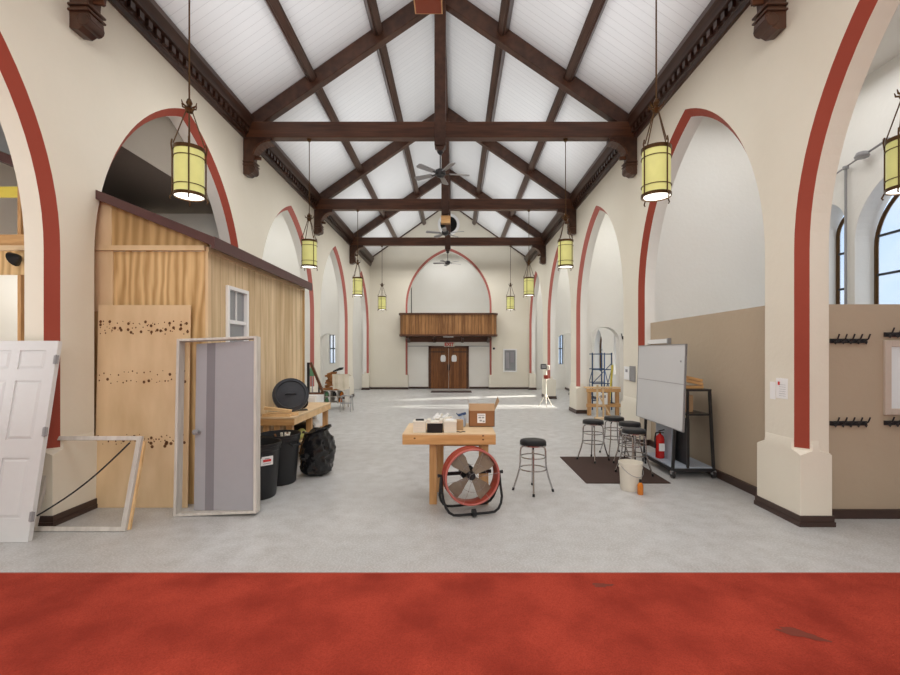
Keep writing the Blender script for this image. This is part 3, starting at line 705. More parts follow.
# lid leaning on shed wall (on bench)
t=thing('bin_cover','round black bin cover propped up on the workbench against the shed','bin cover',(-2.72,7.44,BZ+.285)); t.rotation_euler=Vector((.42,-1,.42)).to_track_quat('Z','Y').to_euler()
b=MB(); b.lathe([(0,.03),(.20,.03),(.235,.0),(.275,.0),(.285,-.01),(.285,.035),(.26,.04),(.22,.05),(0,.055)],'cover',36); b.tube([(.235*cos(k*PI/20),.235*sin(k*PI/20),.058) for k in range(40)],.012,'cover',6,closed=True); b.build('cover_plate',t); b=MB(); b.tube([(-.08,0,.05),(-.06,0,.09),(.06,0,.09),(.08,0,.05)],.014,'cover',8); b.build('handle',t)
wl=['pine offcut lying along the front of the workbench pile','short pine block in the offcut pile on the workbench','slanted pine stick on top of the workbench offcuts','pine offcut at the back of the workbench pile under the lid']
for k,(x,y,z,l,rz,ry) in enumerate(((-2.76,6.97,.023,.42,.06,0),(-2.55,7.10,.023,.15,.3,0),(-2.74,6.97,.105,.40,.25,.16),(-2.80,7.09,.023,.34,-.05,0))):
    b=MB(); b.box(-l/2,l/2,-.045,.045,-.022,.022,'pine'); tag(b.build('wood_offcut',loc=(x,y,BZ+z+.0),rot=(0,ry,rz),bevel=.003),wl[k],'wood offcut','pine offcuts on the workbench')
b=MB(); b.lathe([(.05,-.03),(.10,-.03),(.10,.03),(.05,.03),(.05,-.03)],'black',20,M4=Matrix.Rotation(PI/2,4,'X')); b.lathe([(0,-.005),(.05,-.005),(.05,.005),(0,.005)],'offw',16,M4=Matrix.Rotation(PI/2,4,'X'))
tag(b.build('cable_reel',loc=(-2.70,7.95,BZ+.101),rot=(0,0,.3)),'small black round reel standing on the workbench beyond the lid','reel')
b=MB(); b.box(-.15,.15,-.06,.06,0,.012,'black'); tag(b.build('flat_tool',loc=(-2.68,7.68,BZ+.001),rot=(0,0,.5)),'flat black tool lying on the workbench beside the reel','tool')
t=thing('paper_roll','yellow green roll lying on the lower shelf of the workbench','roll',(-2.62,7.55,.47)); t.rotation_euler=(PI/2,0,.1)
M['lime']=plain('pale_green_vinyl',(.42,.42,.12),.6); MB().lathe([(.03,-.2),(.075,-.2),(.075,.2),(.03,.2),(.03,-.2)],'lime',16).build('roll_body',t)
for k,(y,c,l) in enumerate(((8.22,'black','black plastic case on the lower workbench shelf'),(8.60,'paper','white plastic bundle on the lower workbench shelf'))):
    b=MB(); b.prism([(-.16,0),(.16,0),(.17,.10),(.1,.17),(-.12,.16),(-.17,.08)],1,-.14,.14,c); tag(b.build('storage_case' if k==0 else 'plastic_bundle',loc=(-2.78,y,.391),bevel=.02),l,'case' if k==0 else 'bundle')
# white cabinet + triangular frame beyond bench
t=thing('white_cabinet','white metal cabinet standing just beyond the workbench','cabinet',(-3.05,9.35,0))
b=MB(); b.box(-.28,.25,-.25,.25,0,.98,'white'); b.build('cabinet_body',t,.01); b=MB(); b.box(-.26,.23,-.27,-.25,.08,.94,'white'); b.build('door',t,.008); b=MB(); b.box(.17,.19,-.295,-.27,.5,.7,'steel'); b.build('handle',t)
t=thing('triangular_frame','dark and brown triangular frame standing on the white cabinet','triangular frame',(-3.05,9.35,.982))
MB().bar((0,-.0,0),(0,0,.66),.05,.03,'black').build('post',t); MB().bar((.05,0,.66),(.30,0,.04),.05,.05,'beamx',up=(0,1,0)).build('brace',t); MB().bar((-.02,0,.02),(.32,0,.02),.05,.04,'beamx').build('foot_rail',t); MB().bar((.22,0,.04),(.22,0,.26),.03,.03,'black').build('short_post',t)
b=MB(); b.tube([(0,0,0),(0,0,1.38)],.012,'steel',8); b.lathe([(.14,0),(.14,.02),(.02,.04)],'steel',16)
t=thing('sprayer_stand','thin stand with a green plastic bottle beyond the workbench','stand',(-3.3,10.4,0)); b.build('pole',t)
MB().lathe([(0,1.30),(.07,1.31),(.08,1.42),(.05,1.50),(.02,1.55),(0,1.56)],'green',14).build('bottle',t)
# storage shelf with split wood in left arch 4
t=thing('storage_table','low crate shelf with small compartments in the far left arch','crate shelf',(-3.97,15.0,0))
b=MB(); b.box(-.38,.38,-.3,.3,.62,.68,'brick')
for z in(.62,.42,.22): b.box(-.38,.38,-.3,.3,z-.02,z,'trim_w')
for x in(-.37,-.12,.12,.37): b.box(x-.012,x+.012,-.3,.3,.18,.64,'trim_w')
b.build('crate_body',t)
for x in(-.35,.35):
    for y in(-.26,.26): MB().box(x-.02,x+.02,y-.02,y+.02,0,.2,'trim_w').build('leg',t)
jl=['green jar in the left compartment of the crate shelf','dark bottle in the middle compartment of the crate shelf','brown bottle in the right compartment of the crate shelf','green jar in the lower left compartment of the crate shelf','brown jar in the lower right compartment of the crate shelf']
for k,(x,z,c) in enumerate(((-.25,.421,'green'),(0,.421,'black'),(.24,.421,'amber'),(-.25,.221,'green'),(.2,.221,'amber'))):
    b=MB(); b.lathe([(0,0),(.06,0),(.06,.10),(.03,.13),(.03,.15),(0,.15)],c,12); tag(b.build('jar',loc=(-3.97+x,14.80,z)),jl[k],'jar','jars in the crate shelf')
b=MB()
for i in range(60):
    x=random.uniform(-.2,.16); z=random.uniform(.0,.50)*(1-abs(x)*1.2); y=random.uniform(-.15,.1)
    b.bar((x-.05,y,z+.03),(x+.06,y+.05,z+.05+random.uniform(-.03,.03)),.06,.06,'brick')
o=b.build('split_wood_pile',loc=(-4.06,14.95,.682)); tag(o,'heap of brown split wood on the crate shelf in the far left arch','wood pile',kind='stuff')
b=MB(); pr=[]
for i in range(9):
    for j in range(6):
        x=-.26+.52*i/8; z=.50*j/5; y=-.26+.03*sin(i*1.7)+.02*sin(j*2)+.06*(1-j/5)
        pr.append((x,y,z+ (0.03*sin(i) if j==0 else 0)))
b.add(pr,[(i*6+j,(i+1)*6+j,(i+1)*6+j+1,i*6+j+1) for i in range(8) for j in range(5)],'cloth')
b.add([(-.26,-.2,.5),(.26,-.2,.5),(.26,.25,.42),(-.26,.25,.42)],[(0,1,2,3)],'cloth')
o=b.build('cream_cloth',loc=(-3.66,14.60,.66)); tag(o,'cream cloth draped beside the split wood in the far left arch','cloth')
b=MB(); b.prism([(-.18,0),(.14,.08),(.17,.16),(.05,.15),(-.16,.05)],1,-.05,.05,'black'); tag(b.build('black_tool',loc=(-3.88,14.95,1.20)),'black power tool on top of the pile in the far left arch','tool')
t=thing('step_stool','small grey metal step stool in front of the far left crate shelf','step stool',(-3.42,14.2,0))
MB().box(-.16,.16,-.1,.1,.48,.50,'steel').build('step',t,.004); MB().box(-.16,.16,-.16,.02,.25,.27,'steel').build('step',t,.004)
for x in(-.16,.16):
    for y,yt in((-.2,-.08),(.18,.06)): MB().tube([(x,y,0),(x,yt,.49)],.012,'steel',6).build('leg',t)
# ------------------------------------------------------------------ centre work table
t=thing('work_table','pine topped work table in the middle of the nave','work table',(0,0,0))
tz=.89; X0,X1,Y0,Y1=-.625,.48,5.32,6.12
MB().box(X0,X1,Y0,Y1,tz-.018,tz,'ply2').build('tabletop',t,.003)
b=MB(); b.box(X0,X1,Y0,Y0+.04,tz-.13,tz-.018,'pineX'); b.box(X0,X1,Y1-.04,Y1,tz-.13,tz-.018,'pineX'); b.box(X0,X0+.04,Y0+.04,Y1-.04,tz-.13,tz-.018,'pineX'); b.box(X1-.04,X1,Y0+.04,Y1-.04,tz-.13,tz-.018,'pineX')
for x,z in((-.48,.835),(.33,.865),(.33,.82)): b.add([(x+.013*cos(a*PI/4),Y0-.001,z+.01*sin(a*PI/4)) for a in range(8)],[tuple(range(8))],'knot')
b.build('apron',t,.003)
for (x,y) in((-.27,5.52),(.36,5.52),(-.20,6.0),(.36,6.0)): MB().box(x-.045,x+.045,y-.045,y+.045,0,tz-.03,'pineZ').build('leg',t,.003)
MB().box(-.2,.36,6.02,6.06,.60,.68,'pineX').build('stretcher',t)
# cardboard box
t=thing('cardboard_box','open brown cardboard box with white label at the table right end','cardboard box',(.345,5.93,tz+.001))
b=MB(); w,d,h=.165,.12,.21
b.box(-w,w,-d,-d+.006,0,h*.98,'card'); b.box(-w,w,d-.006,d,0,h,'card'); b.box(-w,-w+.006,-d,d,0,h,'card'); b.box(w-.006,w,-d,d,0,h,'card'); b.box(-w,w,-d,d,0,.006,'card'); b.build('box_body',t)
b=MB(); b.bar((0,-d+.003,h*.97),(0,-d+.04,h+.08),2*w-.01,.005,'cardin',up=(1,0,0)) if False else b.add([(-w,-d,h*.97),(w,-d,h*.97),(w,-d+.06,h+.085),(-w,-d+.06,h+.085)],[(0,1,2,3)],'cardin'); b.build('flap',t)
b=MB(); b.add([(w,-d,h),(w,d,h),(w+.06,d,h+.16),(w+.06,-d,h+.12)],[(0,1,2,3)],'cardin'); b.build('flap',t)
b=MB(); b.add([(-w,-d,h),(-w,d,h),(-w-.015,d,h+.17),(-w-.015,-d,h+.15)],[(0,1,2,3)],'cardin'); b.build('flap',t)
b=MB(); b.box(-.06,.045,-d-.003,-d-.001,.05,.17,'paper')
for (a,c,e,g) in((-.05,.035,.145,.155),(-.045,-.01,.11,.13),(.0,.03,.11,.13),(-.03,.0,.07,.09),(.01,.035,.06,.08)): b.box(a,c,-d-.005,-d-.003,e,g,'ink')
b.build('label',t)
# organiser set
for k,(x,lb) in enumerate(((-.43,'off-white plastic box at the left front of the table'),(-.062,'off-white plastic box right of the black case on the table'))):
    b=MB(); b.box(-.075,.075,-.09,.09,0,.115,'offw'); b.box(-.08,.08,-.095,.095,.115,.135,'offw'); b.box(-.05,.05,-.03,.03,.135,.15,'paper' if k else 'black')
    for z in(.03,.06,.09): b.box(-.06,.06,-.092,-.09,z-.003,z+.003,'cloth')
    tag(b.build('plastic_box',loc=(x,5.47,tz+.001),rot=(0,0,.03),bevel=.004),lb,'plastic box','off-white boxes on the table')
t=thing('tool_case','black open tool case with pale cutout lid between the two boxes','tool case',(-.245,5.47,tz+.001))
MB().box(-.092,.092,-.097,.09,0,.112,'black').build('case_body',t,.006)
b=MB(); b.prism([(-.095,.113),(.095,.113),(.095,.15),(.06,.15),(.045,.125),(-.045,.125),(-.06,.15),(-.095,.15)],1,-.095,.09,'offw'); b.build('lid',t)
t=thing('bin_of_parts','small pale bin heaped with loose parts behind the black case','parts bin',(-.16,5.75,tz+.001))
MB().lathe([(0,0),(.10,0),(.13,.12),(.135,.12),(.135,.13),(.11,.13),(.0,.10)],'offw',4,M4=Matrix.Rotation(PI/4,4,'Z')).build('bin_body',t)
b=MB()
for i in range(16): 
    x,y=random.uniform(-.09,.09),random.uniform(-.07,.07); b.bar((x-.03,y,.12),(x+.03,y+.02,.12+random.uniform(.0,.06)),.02,.02,random.choice(['paper','redink','paper','offw','steel']))
o=b.build('loose_parts',t); o['kind']='stuff'
b=MB(); b.box(-.05,.05,-.05,.05,0,.12,'cardin'); tag(b.build('small_carton',loc=(.045,5.62,tz+.001),rot=(0,0,.1),bevel=.003),'small tan carton left of the big cardboard box','carton')
t=thing('spray_bottle','clear bottle with blue trigger beside the cardboard box','spray bottle',(.09,5.86,tz+.001))
MB().lathe([(0,0),(.045,0),(.05,.03),(.045,.09),(.02,.12),(.015,.15),(0,.15)],'bluegrey',16).build('bottle_body',t); b=MB(); b.bar((-.05,0,.14),(.05,0,.17),.03,.03,'blue'); b.bar((-.05,0,.14),(-.075,0,.17),.012,.012,'blue'); b.build('trigger',t)
b=MB(); b.tube([(x*.01-.05,.02*sin(x*.9),.006) for x in range(12)],.005,'black',5); tag(b.build('short_cord',loc=(.06,5.42,tz)),'short dark cord on the tabletop in front of the carton','cord')
# drum fan -----------------------------------------------------
t=thing('drum_fan','red drum floor fan on a black tube stand under the table','drum fan',(.18,5.22,0),rz=R(14))
cz=.425; r=.315; Mf=Matrix.Translation((0,0,cz))@Matrix.Rotation(PI/2,4,'X')@Matrix.Rotation(0,4,'Z')
b=MB(); b.lathe([(r,-.085),(r+.004,.08),(r-.006,.09),(r-.012,.08),(r-.010,-.085),(r,-.085)],'fanred',48,M4=Mf)
b.tube([(r*cos(a*PI/24),-.085,cz+r*sin(a*PI/24)) for a in range(48)],.013,'fanrim',8,closed=True); b.tube([(r*cos(a*PI/24),.085,cz+r*sin(a*PI/24)) for a in range(48)],.012,'fanred',8,closed=True); b.build('drum_housing',t,smooth=50)
for k,an in enumerate((40,130,220,310)):
    b=MB(); pts=[]
    n=7
    for i in range(n):
        rr_=.05+(.29-.05)*i/(n-1); hw=.038+.062*min(1,i/(n-1)*1.5); tw=R(38-18*i/(n-1))
        for s in(-1,1): pts.append((rr_, s*hw*sin(tw)*.6, s*hw*cos(tw)))
        for s in(-1,1): pts.append((rr_, s*hw*sin(tw)*.6+.004, s*hw*cos(tw)))
    fs=[]
    for i in range(n-1):
        a=i*4; c=a+4; fs+=[(a,a+1,c+1,c),(a+2,a+3,c+3,c+2),(a,c,c+2,a+2),(a+1,a+3,c+3,c+1)]
    fs+=[(0,1,3,2),((n-1)*4,(n-1)*4+1,(n-1)*4+3,(n-1)*4+2)]
    b.add(pts,fs,'blade'); b.xf(Matrix.Translation((0,0,cz))@Matrix.Rotation(-R(an),4,'Y')); b.build('blade',t)
b=MB(); b.lathe([(0,.06),(.045,.05),(.05,0),(.05,-.03),(0,-.03)],'black',20,M4=Mf); b.build('hub',t)
b=MB(); b.lathe([(0,-.12),(.085,-.12),(.09,-.22),(.06,-.25),(0,-.25)],'black',20,M4=Mf); b.box(-.29,.29,.12,.135,cz-.02,cz+.02,'black'); b.build('motor',t)
b=MB()
for k in range(6):
    a=2*PI*k/6+.13; b.tube([(.05*cos(a),-.105,cz+.05*sin(a)),(.2*cos(a),-.125,cz+.2*sin(a)),(r*cos(a),-.11,cz+r*sin(a))],.0022,'chrome',4)
for rr_ in(.05,.16): b.tube([(rr_*cos(a*PI/18),-.122,cz+rr_*sin(a*PI/18)) for a in range(36)],.0018,'chrome',4,closed=True)
b.build('wire_guard',t)
b=MB()
def arc(y,zlow,cz=cz):
    h=[(.348,0,cz+.02),(.352,y*.3,cz-.15),(.345,y*.7,zlow+.16),(.325,y*.85,zlow+.09),(.29,y*.95,zlow+.035),(.24,y,zlow+.005),(.18,y,zlow)]
    return [(-a,b_,c_) for a,b_,c_ in h]+list(reversed(h))
b.tube(arc(-.15,.03),.015,'black',8); b.tube(arc(.16,.03),.015,'black',8); b.build('stand',t,smooth=60)
for x in(-.345,.345): b=MB(); b.tube([(x,0,cz+.02),(x*1.13,0,cz+.02)],[.012,.022],'black',10); b.build('pivot_knob',t)
b=MB(); b.tube([(-.03,-.17,.05),(.01,-.17,.05)],.045,'black',16); b.build('wheel',t)
# ------------------------------------------------------------------ stools
t=thing('bar_stool','','bar stool',group='black seated chrome bar stools')
b=MB(); b.lathe([(0,.685),(.12,.69),(.165,.68),(.175,.66),(.174,.63),(.16,.615),(0,.615)],'black',28); b.build('seat',t,smooth=60)
b=MB(); b.lathe([(.166,.612),(.178,.612),(.178,.628),(.166,.628),(.166,.612)],'chrome',28); b.build('seat_band',t)
for k in range(4):
    a=PI/4+k*PI/2; c,s=cos(a),sin(a)
    b=MB(); b.tube([(r_*c,r_*s,z) for r_,z in((.04,.612),(.12,.60),(.155,.575),(.165,.53),(.168,.40),(.175,.31),(.20,.20),(.262,.01))],.0115,'chrome',8); lg=b.build('leg',t,smooth=60)
    b=MB(); b.tube([(.255*c,.255*s,.035),(.265*c,.265*s,.0)],.016,'black',8); b.build('foot_cap',lg)
for z,rr_ in((.46,.165),(.30,.178)):
    b=MB(); b.tube([(rr_*cos(a*PI/16),rr_*sin(a*PI/16),z) for a in range(32)],.009,'chrome',6,closed=True); b.build('foot_ring',t,smooth=60)
for k,(x,y,rz,lb) in enumerate(((1.04,6.02,.65,'black seated chrome bar stool standing alone right of the work table'),(2.36,7.70,.6,'leftmost bar stool of the group on the dark mat'),(2.88,8.16,.1,'hindmost bar stool of the group, mostly hidden behind two others'),(2.89,7.46,.75,'middle bar stool of the overlapping three by the whiteboard'),(2.70,6.80,.3,'nearest bar stool of the group, right behind the white bucket'))):
    inst(t,k,(x,y,.013 if 0<k and 6.35<y<7.97 else 0),lb,rz)
b=MB(); b.box(1.85,3.04,6.35,7.95,.001,.012,'mat'); tag(b.build('floor_mat'),'dark brown rectangular floor mat under the group of stools','mat')
# bucket + amber bottle
t=thing('bucket','white plastic bucket on the floor in front of the stools','bucket',(2.37,6.08,0),rz=.4)
b=MB(); b.lathe([(0,0),(.125,0),(.13,.01),(.145,.30),(.155,.30),(.155,.315),(.147,.315),(.147,.345),(.157,.345),(.157,.375),(.147,.375),(.14,.32),(.12,.02),(0,.02)],'offw',32); b.build('bucket_body',t)
b=MB(); b.tube([(.16*cos(a),-.16*sin(a)-.0,.33-.13*sin(a)) for a in [PI*k/10 for k in range(11)]],.004,'steel',5); b.build('handle',t)
t=thing('amber_bottle','small amber bottle with dark cap against the white bucket','bottle',(2.415,5.87,0))
MB().lathe([(0,0),(.036,0),(.038,.01),(.038,.12),(.02,.15),(.014,.16),(0,.16)],'amber',18).build('bottle_body',t); MB().lathe([(0,.155),(.017,.155),(.017,.195),(0,.195)],'black',12).build('cap',t)
# ------------------------------------------------------------------ whiteboard cart
t=thing('panel_cart','black steel cart on casters standing against the beige partition','cart',(0,0,0))
cx0,cx1,cy0,cy1=3.20,3.80,6.62,7.62
b=MB()
for p,q in(((cx0,cy0,.12),(cx1,cy0,.12)),((cx0,cy1,.12),(cx1,cy1,.12)),((cx0,cy0,.12),(cx0,cy1,.12)),((cx1,cy0,.12),(cx1,cy1,.12))): b.bar(p,q,.04,.05,'blacksat')
b.build('base_frame',t); MB().box(cx0,cx1,cy0,cy1,.145,.16,'bluegrey').build('bottom_shelf',t)
for (x,y,xt) in((cx0,cy0,3.24),(cx0,cy1,3.24),(cx1,cy0,3.74),(cx1,cy1,3.74)):
    MB().bar((x,y,.12),(xt,y,1.30 if x==cx1 else 1.0),.035,.035,'blacksat').build('leg',t)
    b=MB(); b.tube([(x-.02,y,.05),(x+.02,y,.05)],.05,'blacksat',16); b.box(x-.03,x+.03,y-.02,y+.02,.06,.11,'steel'); b.build('caster',t)
MB().box(3.40,3.76,cy0-.02,cy1+.02,1.28,1.31,'blacksat').build('top_shelf',t); MB().box(3.40,3.76,cy0,cy1,.92,.945,'blacksat').build('middle_shelf',t)
for y in(cy0,cy1): MB().bar((3.42,y,.15),(3.42,y,1.3),.03,.03,'blacksat').build('upright',t)
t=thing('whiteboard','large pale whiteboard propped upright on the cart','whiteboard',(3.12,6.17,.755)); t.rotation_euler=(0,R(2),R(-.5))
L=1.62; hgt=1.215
b=MB(); b.box(0,.02,0,L,0,hgt,'board'); b.box(-.002,0,.0,L,hgt*.535,hgt*.54,'greyd'); b.build('panel',t)  # thin dark line painted on for a reflection across the board
b=MB()
b.frame(1,0,L,0,hgt,.012,-.005,.024,'steel')
b.build('edge_frame',t)
b=MB(); b.box(-.008,-.002,.10,.13,hgt*.79,hgt*.81,'ink'); b.build('sticker',t)
b=MB(); b.box(0,.02,0,.55,0,.62,'bluegrey'); tag(b.build('standing_panel',loc=(3.375,7.02,.162)),'pale blue-grey panel standing on the cart bottom shelf','panel')
b=MB(); b.box(0,.03,0,.75,0,.70,'black'); tag(b.build('dark_panel',loc=(3.46,6.70,.162)),'dark panel standing upright on the cart bottom shelf','panel')
b=MB(); b.box(-.06,.06,-.25,.25,0,.25,'cardin'); tag(b.build('leaning_carton',loc=(3.56,7.1,.947)),'tan carton on the middle shelf of the black cart','carton')
wl=['brown scrap board on the cart top shelf, lowest of three','brown scrap board slanting across the cart top shelf','thin scrap board topmost on the cart top shelf']
for k,(z,ry,rz) in enumerate(((.022,0,.1),(.10,.22,.05),(.15,.22,.1))):
    b=MB(); b.box(-.16,.16,-.05,.05,-.02,.02,'pineX'); tag(b.build('scrap_board',loc=(3.56,6.78+.01*k,1.31+z),rot=(0,ry,rz)),wl[k],'scrap board','scrap boards on the cart')
t=thing('fire_extinguisher','red fire extinguisher with black hose beside the cart leg','fire extinguisher',(3.02,6.95,.013) if False else (3.30,7.2,.162))
t.location=(3.09,6.78,0.0)
MB().lathe([(0,0),(.06,0),(.068,.01),(.068,.30),(.055,.35),(.025,.375),(.02,.39),(0,.39)],'extred',24).build('cylinder_body',t,smooth=50)
b=MB(); b.tube([(0,0,.385),(0,0,.42)],.016,'brass',8); b.bar((-.02,0,.43),(.07,0,.45),.02,.012,'black'); b.bar((-.02,0,.41),(.06,0,.40),.02,.012,'black'); b.build('valve_handle',t)
MB().tube([(-.02,0,.41),(-.07,-.01,.40),(-.085,-.01,.32),(-.08,-.01,.16)],.012,'black',8).build('hose',t)
MB().box(-.045,.045,-.0705,-.066,.12,.24,'paper').build('label',t)
t.location=(3.285,7.22,.162)
b=MB(); b.box(3.84,3.895,8.15,9.12,2.02,2.10,'white'); b.box(3.835,3.897,8.12,8.16,2.01,2.11,'steel'); tag(b.build('screen_case'),'white rolled screen case mounted on the partition above the whiteboard','screen case')
# ------------------------------------------------------------------ coat racks + mirror + notices + conduit
t=thing('coat_rack','','coat rack',group='black coat hook rails')
MB().box(0,.41,-.02,0,-.025,.025,'blacksat').build('rail',t,.003)
for k in range(5):
    x=.03+k*.085; b=MB(); b.tube([(x,-.02,-.005),(x+.012,-.06,.02),(x+.02,-.075,.075)],.008,'blacksat',6); b.tube([(x,-.02,-.01),(x,-.05,-.035),(x,-.06,-.01)],.006,'blacksat',6); b.build('hook',t,smooth=60)
for k,(x,z,lb) in enumerate(((4.185,1.98,'upper black hook rail beside the right pier'),(4.185,1.06,'lower black hook rail beside the right pier'),(4.79,2.05,'upper black hook rail above the framed mirror'),(4.79,1.065,'lower black hook rail just below the framed mirror'))): inst(t,k,(x,5.034,z),lb)
t=thing('wall_mirror','pale framed mirror on the beige coat partition at right edge','mirror',(4.785,5.034,1.155))
b=MB(); mw,mh=.66,.83
b.frame(0,0,mw,0,mh,.07,-.03,0,'frame')
b.build('mirror_frame',t,.004); MB().box(.07,mw-.07,-.012,-.006,.07,mh-.07,'pglass').build('mirror_glass',t)
t=thing('notice_sheet','pair of white notices taped on the near right pier','notice',(XR-.004,5.27,1.31))
b=MB(); b.box(0,.003,-.28,-.10,.02,.25,'paper'); b.box(0,.003,-.09,.0,.0,.20,'paper')
for k in range(6): b.box(-.002,0,-.25,-.15,.05+.025*k,.053+.025*k,'ink')
b.box(-.002,0,-.16,-.13,.17,.21,'redink'); b.build('paper_sheet',t)
t=thing('pier_notice','white sheet and grey metal box on the second right pier','notice board',(XR-.02,9.2,1.25))
MB().box(-.0,.018,0,.28,0,.32,'steel').build('metal_box',t); b=MB(); b.box(0,.01,.3,.58,.02,.30,'paper'); b.box(-.002,0,.38,.5,.18,.24,'ink'); b.build('paper_sheet',t)
t=thing('conduit_light','grey conduit with round light fixture on the right aisle outer wall','wall light',(RX1-.08,8.32,0))
b=MB(); b.tube([(0,0,0),(0,0,5.28),(0,-.75,5.40)],.022,'steel',8); b.tube([(0,0,5.28),(0,.9,5.1)],.015,'steel',6); b.lathe([(0,0),(.05,0),(.05,.05),(0,.05)],'steel',12,c=(0,0,5.24)); b.build('conduit',t)
b=MB(); b.lathe([(0,.05),(.08,.04),(.11,-.02),(.10,-.05),(0,-.05)],'steel',18,c=(-.08,-.42,5.32)); b.build('lamp_head',t); b=MB(); b.lathe([(0,-.02),(.04,-.02),(.05,.03),(0,.05)],'steel',10,c=(0,-.78,5.40)); b.build('junction_box',t)
# ------------------------------------------------------------------ scaffold, lumber bench, tripod light in right arches
t=thing('scaffold_tower','blue steel scaffold tower behind the right aisle doorway','scaffold',(4.42,14.5,0))
for y in(0,.7):
    b=MB()
    for x in(0,.62): b.tube([(x,y,0),(x,y,1.84)],.022,'blue',8)
    for z in(.3,.85,1.3,1.8): b.tube([(0,y,z),(.62,y,z)],.018,'blue',6)
    b.build('end_frame',t)
for x in(0,.62):
    b=MB(); b.tube([(x,0,.4),(x,.7,1.3)],.014,'blue',6); b.tube([(x,0,1.3),(x,.7,.4)],.014,'blue',6); b.build('cross_brace',t)
MB().tube([(0,0,.85),(.62,0,1.5)],.014,'blue',6).build('cross_brace',t)
MB().tube([(.30,0,0),(.30,0,1.84)],.022,'blue',8).build('centre_post',t)
b=MB(); b.bar((0,0,0),(.16,.1,1.45),.06,.03,'yellow'); tag(b.build('yellow_level',loc=(4.88,14.32,0)),'yellow straightedge leaning upright against the blue scaffold','straightedge')
b=MB(); b.box(-.04,.04,-.03,.03,0,1.85,'blue'); tag(b.build('blue_post',loc=(5.28,14.6,0)),'blue steel post right of the yellow straightedge','post')
t=thing('lumber_rack','rough pine rack of posts and rails inside the right arch','lumber rack',(3.95,13.25,0))
for x in(.0,.55,.82): MB().box(x-.05,x+.05,-.03,.06,0,.76,'pineZ').build('post',t,.004)
for z in(.30,.74): MB().box(-.1,.9,-.07,-.031,z-.05,z+.05,'pineX').build('rail',t,.004)
MB().box(-.1,.9,-.07,.25,.80,.83,'pine').build('top_board',t)
t=thing('timber_easel','pale narrow wooden trestle standing in front of the lumber rack','trestle',(4.02,12.75,0))
MB().bar((0,0,0),(.04,.1,.92),.05,.03,'ply2').build('upright',t); MB().bar((.18,0,0),(.20,.1,.88),.05,.03,'ply2').build('upright',t)
MB().bar((.40,-.05,0),(.10,.1,.6),.05,.03,'ply2').build('brace',t); MB().bar((-.05,.08,.85),(.28,.08,.85),.04,.03,'ply2').build('top_rail',t); MB().bar((0,0,.35),(.2,0,.35),.04,.03,'ply2').build('rail',t)
b=MB(); b.box(-.05,1.1,-.1,.1,0,.05,'ply2'); tag(b.build('floor_plank',loc=(3.92,12.45,0),bevel=.004),'long pale plank lying on the floor before the trestle','plank')
b=MB(); b.box(-.13,.13,0,.003,-.17,.17,'paper'); b.box(-.08,.08,-.002,0,.02,.1,'ink'); tag(b.build('paper_sign',loc=(4.33,13.17,.50)),'white paper sheet hanging on the pine lumber rack','paper')
b=MB(); b.prism([(-.2,0),(.2,0),(.24,.10),(.1,.18),(-.15,.15)],1,-.12,.12,'black'); tag(b.build('black_bag',loc=(5.1,13.3,0),bevel=.02),'black bag on the floor beside the lumber rack','bag')
b=MB(); b.lathe([(0,0),(.05,0),(.05,.06),(0,.09)],'black',12,M4=Matrix.Rotation(PI/2,4,'Y')); b.bar((0,0,0),(-.06,-.1,.12),.02,.02,'black'); tag(b.build('security_camera',loc=(RX1-2.2,13.74,2.3)),'small black camera on the aisle wall above the scaffold','camera')
t=thing('tripod_work_light','cream tripod work light with dark twin head near the far right arch','work light',(3.10,15.4,0))
for k in range(3):
    a=k*2*PI/3+.4; MB().tube([(0,0,.45),(.26*cos(a),.26*sin(a),.0)],.013,'offw',6).build('leg',t)
MB().tube([(0,0,.25),(0,0,1.25)],.03,'offw',8).build('pole',t); MB().box(-.07,.07,-.05,.05,.95,1.08,'fanred').build('clamp',t,.01)
b=MB(); b.box(-.17,.02,-.07,.06,1.28,1.46,'black'); b.box(.03,.12,-.07,.06,1.25,1.42,'offw'); b.build('lamp_head',t,.02)
MB().box(-.16,0.0,-.08,-.07,1.31,1.43,'steel').build('lamp_glass',t)
b=MB(); b.prism([(-.15,0),(.15,0),(.1,.16),(-.08,.12)],1,-.2,.2,'black'); tag(b.build('tool_bag',loc=(5.1,19.6,0),bevel=.03),'dark tool bag on the aisle floor behind the tripod light','bag')
b=MB(); b.prism([(-.25,0),(.25,0),(.2,.22),(-.1,.25)],1,-.2,.2,'black'); tag(b.build('duffel_bag',loc=(4.9,17.2,0),bevel=.04),'black duffel bag on the floor through the far right arch','bag')
# ------------------------------------------------------------------ lights
def area(n,loc,rot,sx,sy,p,c=(1,1,1),cam=False):
    l=bpy.data.lights.new(n,'AREA'); l.shape='RECTANGLE'; l.size=sx; l.size_y=sy; l.energy=p; l.color=c
    o=bpy.data.objects.new(n,l); COL.objects.link(o); o.location=loc; o.rotation_euler=rot; o.visible_camera=cam; o.visible_glossy=False; return o
area('chancel_fill',(0,-4.5,4.5),(R(80),0,0),7,4.5,430,(1,.98,.95))  # unseen fill added behind the camera
for k,Y in enumerate((2.5,7.1,11.5,16.1,20.6)):
    area('nave_fill',(XC,Y,6.1),(0,0,0),5.5,2.4,95+12*k,(1,.985,.96))  # unseen downward fill added between the trusses
    area('nave_upward_fill',(XC,Y,6.3),(PI,0,0),6.5,3.0,62,(.97,.985,1))  # unseen upward fill added to bounce off the white roof
area('right_aisle_fill',(5.6,7.4,6.6),(0,0,0),2.6,2.6,48)  # unseen fill added below the right aisle ceiling
area('right_aisle_fill',(5.6,2.5,6.6),(0,0,0),2.6,3,60)  # same added fill for the nearest right bay
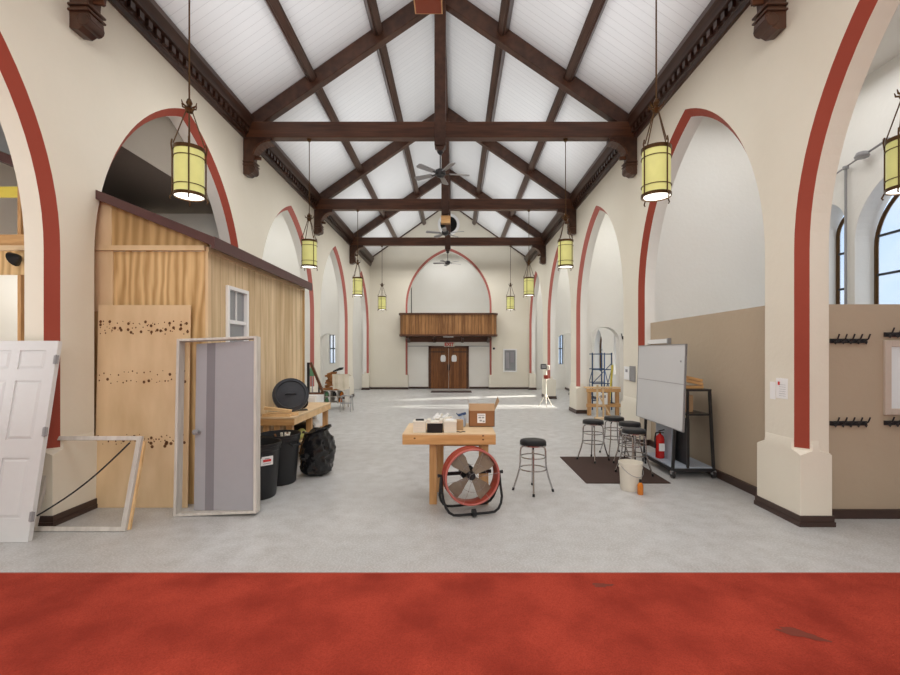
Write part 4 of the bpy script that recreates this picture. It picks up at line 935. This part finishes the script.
for Y in(11.7,16.1,20.6): area('right_aisle_fill',(4.95,Y,6.2),(0,0,0),1.4,2.6,42); area('left_aisle_fill',(-5.6,Y,6.2),(0,0,0),1.6,2.6,42)  # unseen fills added along both far aisles
area('left_aisle_fill',(-5.6,2.5,4.6),(0,0,0),1.8,3,25)  # unseen fill added in the near left aisle
area('left_aisle_fill',(-5.6,7.4,3.3),(0,0,0),1.5,2,45,(1,.97,.9))  # unseen lamp added to brighten the view behind the studs
area('left_aisle_side_fill',(-3.5,7.2,3.7),Vector((-1,0,.55)).to_track_quat('-Z','Y').to_euler(),1.0,3.0,16,(1,.97,.92))  # unseen lamp added to light the taupe ceiling above the shed
area('left_aisle_upward_fill',(-6.0,3.2,1.0),(PI,0,0),1,2,50)  # unseen upward lamp added to lift the near left aisle ceiling
area('loft_fill',(AC,24.8,7.4),(0,0,0),3,2,50)  # unseen fill added inside the loft
for Y,Yo,pw in((15.4,15.4,30000),(19.8,22.0,40000)):
    l=bpy.data.lights.new('sun_through_window','SPOT'); l.energy=pw; l.spot_size=R(14); l.spot_blend=.1; l.shadow_soft_size=.05; l.color=(1,.95,.85)
    o=bpy.data.objects.new('sun_through_window',l); COL.objects.link(o); o.location=(13.5,Yo,5.2)
    d=Vector((RX2,Y,1.95))-o.location; o.rotation_euler=d.to_track_quat('-Z','Y').to_euler()
# world
w=bpy.data.worlds.new('sky'); scn.world=w; w.use_nodes=True; nt=w.node_tree; bg=nt.nodes['Background']
tc=N(nt,'ShaderNodeTexCoord'); nn=N(nt,'ShaderNodeTexNoise'); nn.inputs['Scale'].default_value=3; nn.inputs['Detail'].default_value=5
nt.links.new(tc.outputs['Generated'],nn.inputs['Vector'])
nt.links.new(mix(nt,ramp(nt,nn.outputs['Fac'],.42,.62),(.55,.72,.97),(.95,.97,1.0)),bg.inputs['Color']); bg.inputs['Strength'].default_value=1.35
# camera
cd=bpy.data.cameras.new('camera'); cam=bpy.data.objects.new('camera',cd); COL.objects.link(cam); scn.camera=cam
cam.location=(0,0,H); cam.rotation_euler=(PI/2,0,0); cd.sensor_width=36; cd.lens=36*F/900; cd.clip_start=.05; cd.clip_end=300
cd.shift_x=(450-VX)/900; cd.shift_y=(VY-337.5)/900
scn.view_settings.view_transform='Standard'; scn.view_settings.look='None'; scn.view_settings.exposure=0
scn.cycles.max_bounces=8; scn.cycles.diffuse_bounces=5; scn.cycles.use_denoising=True
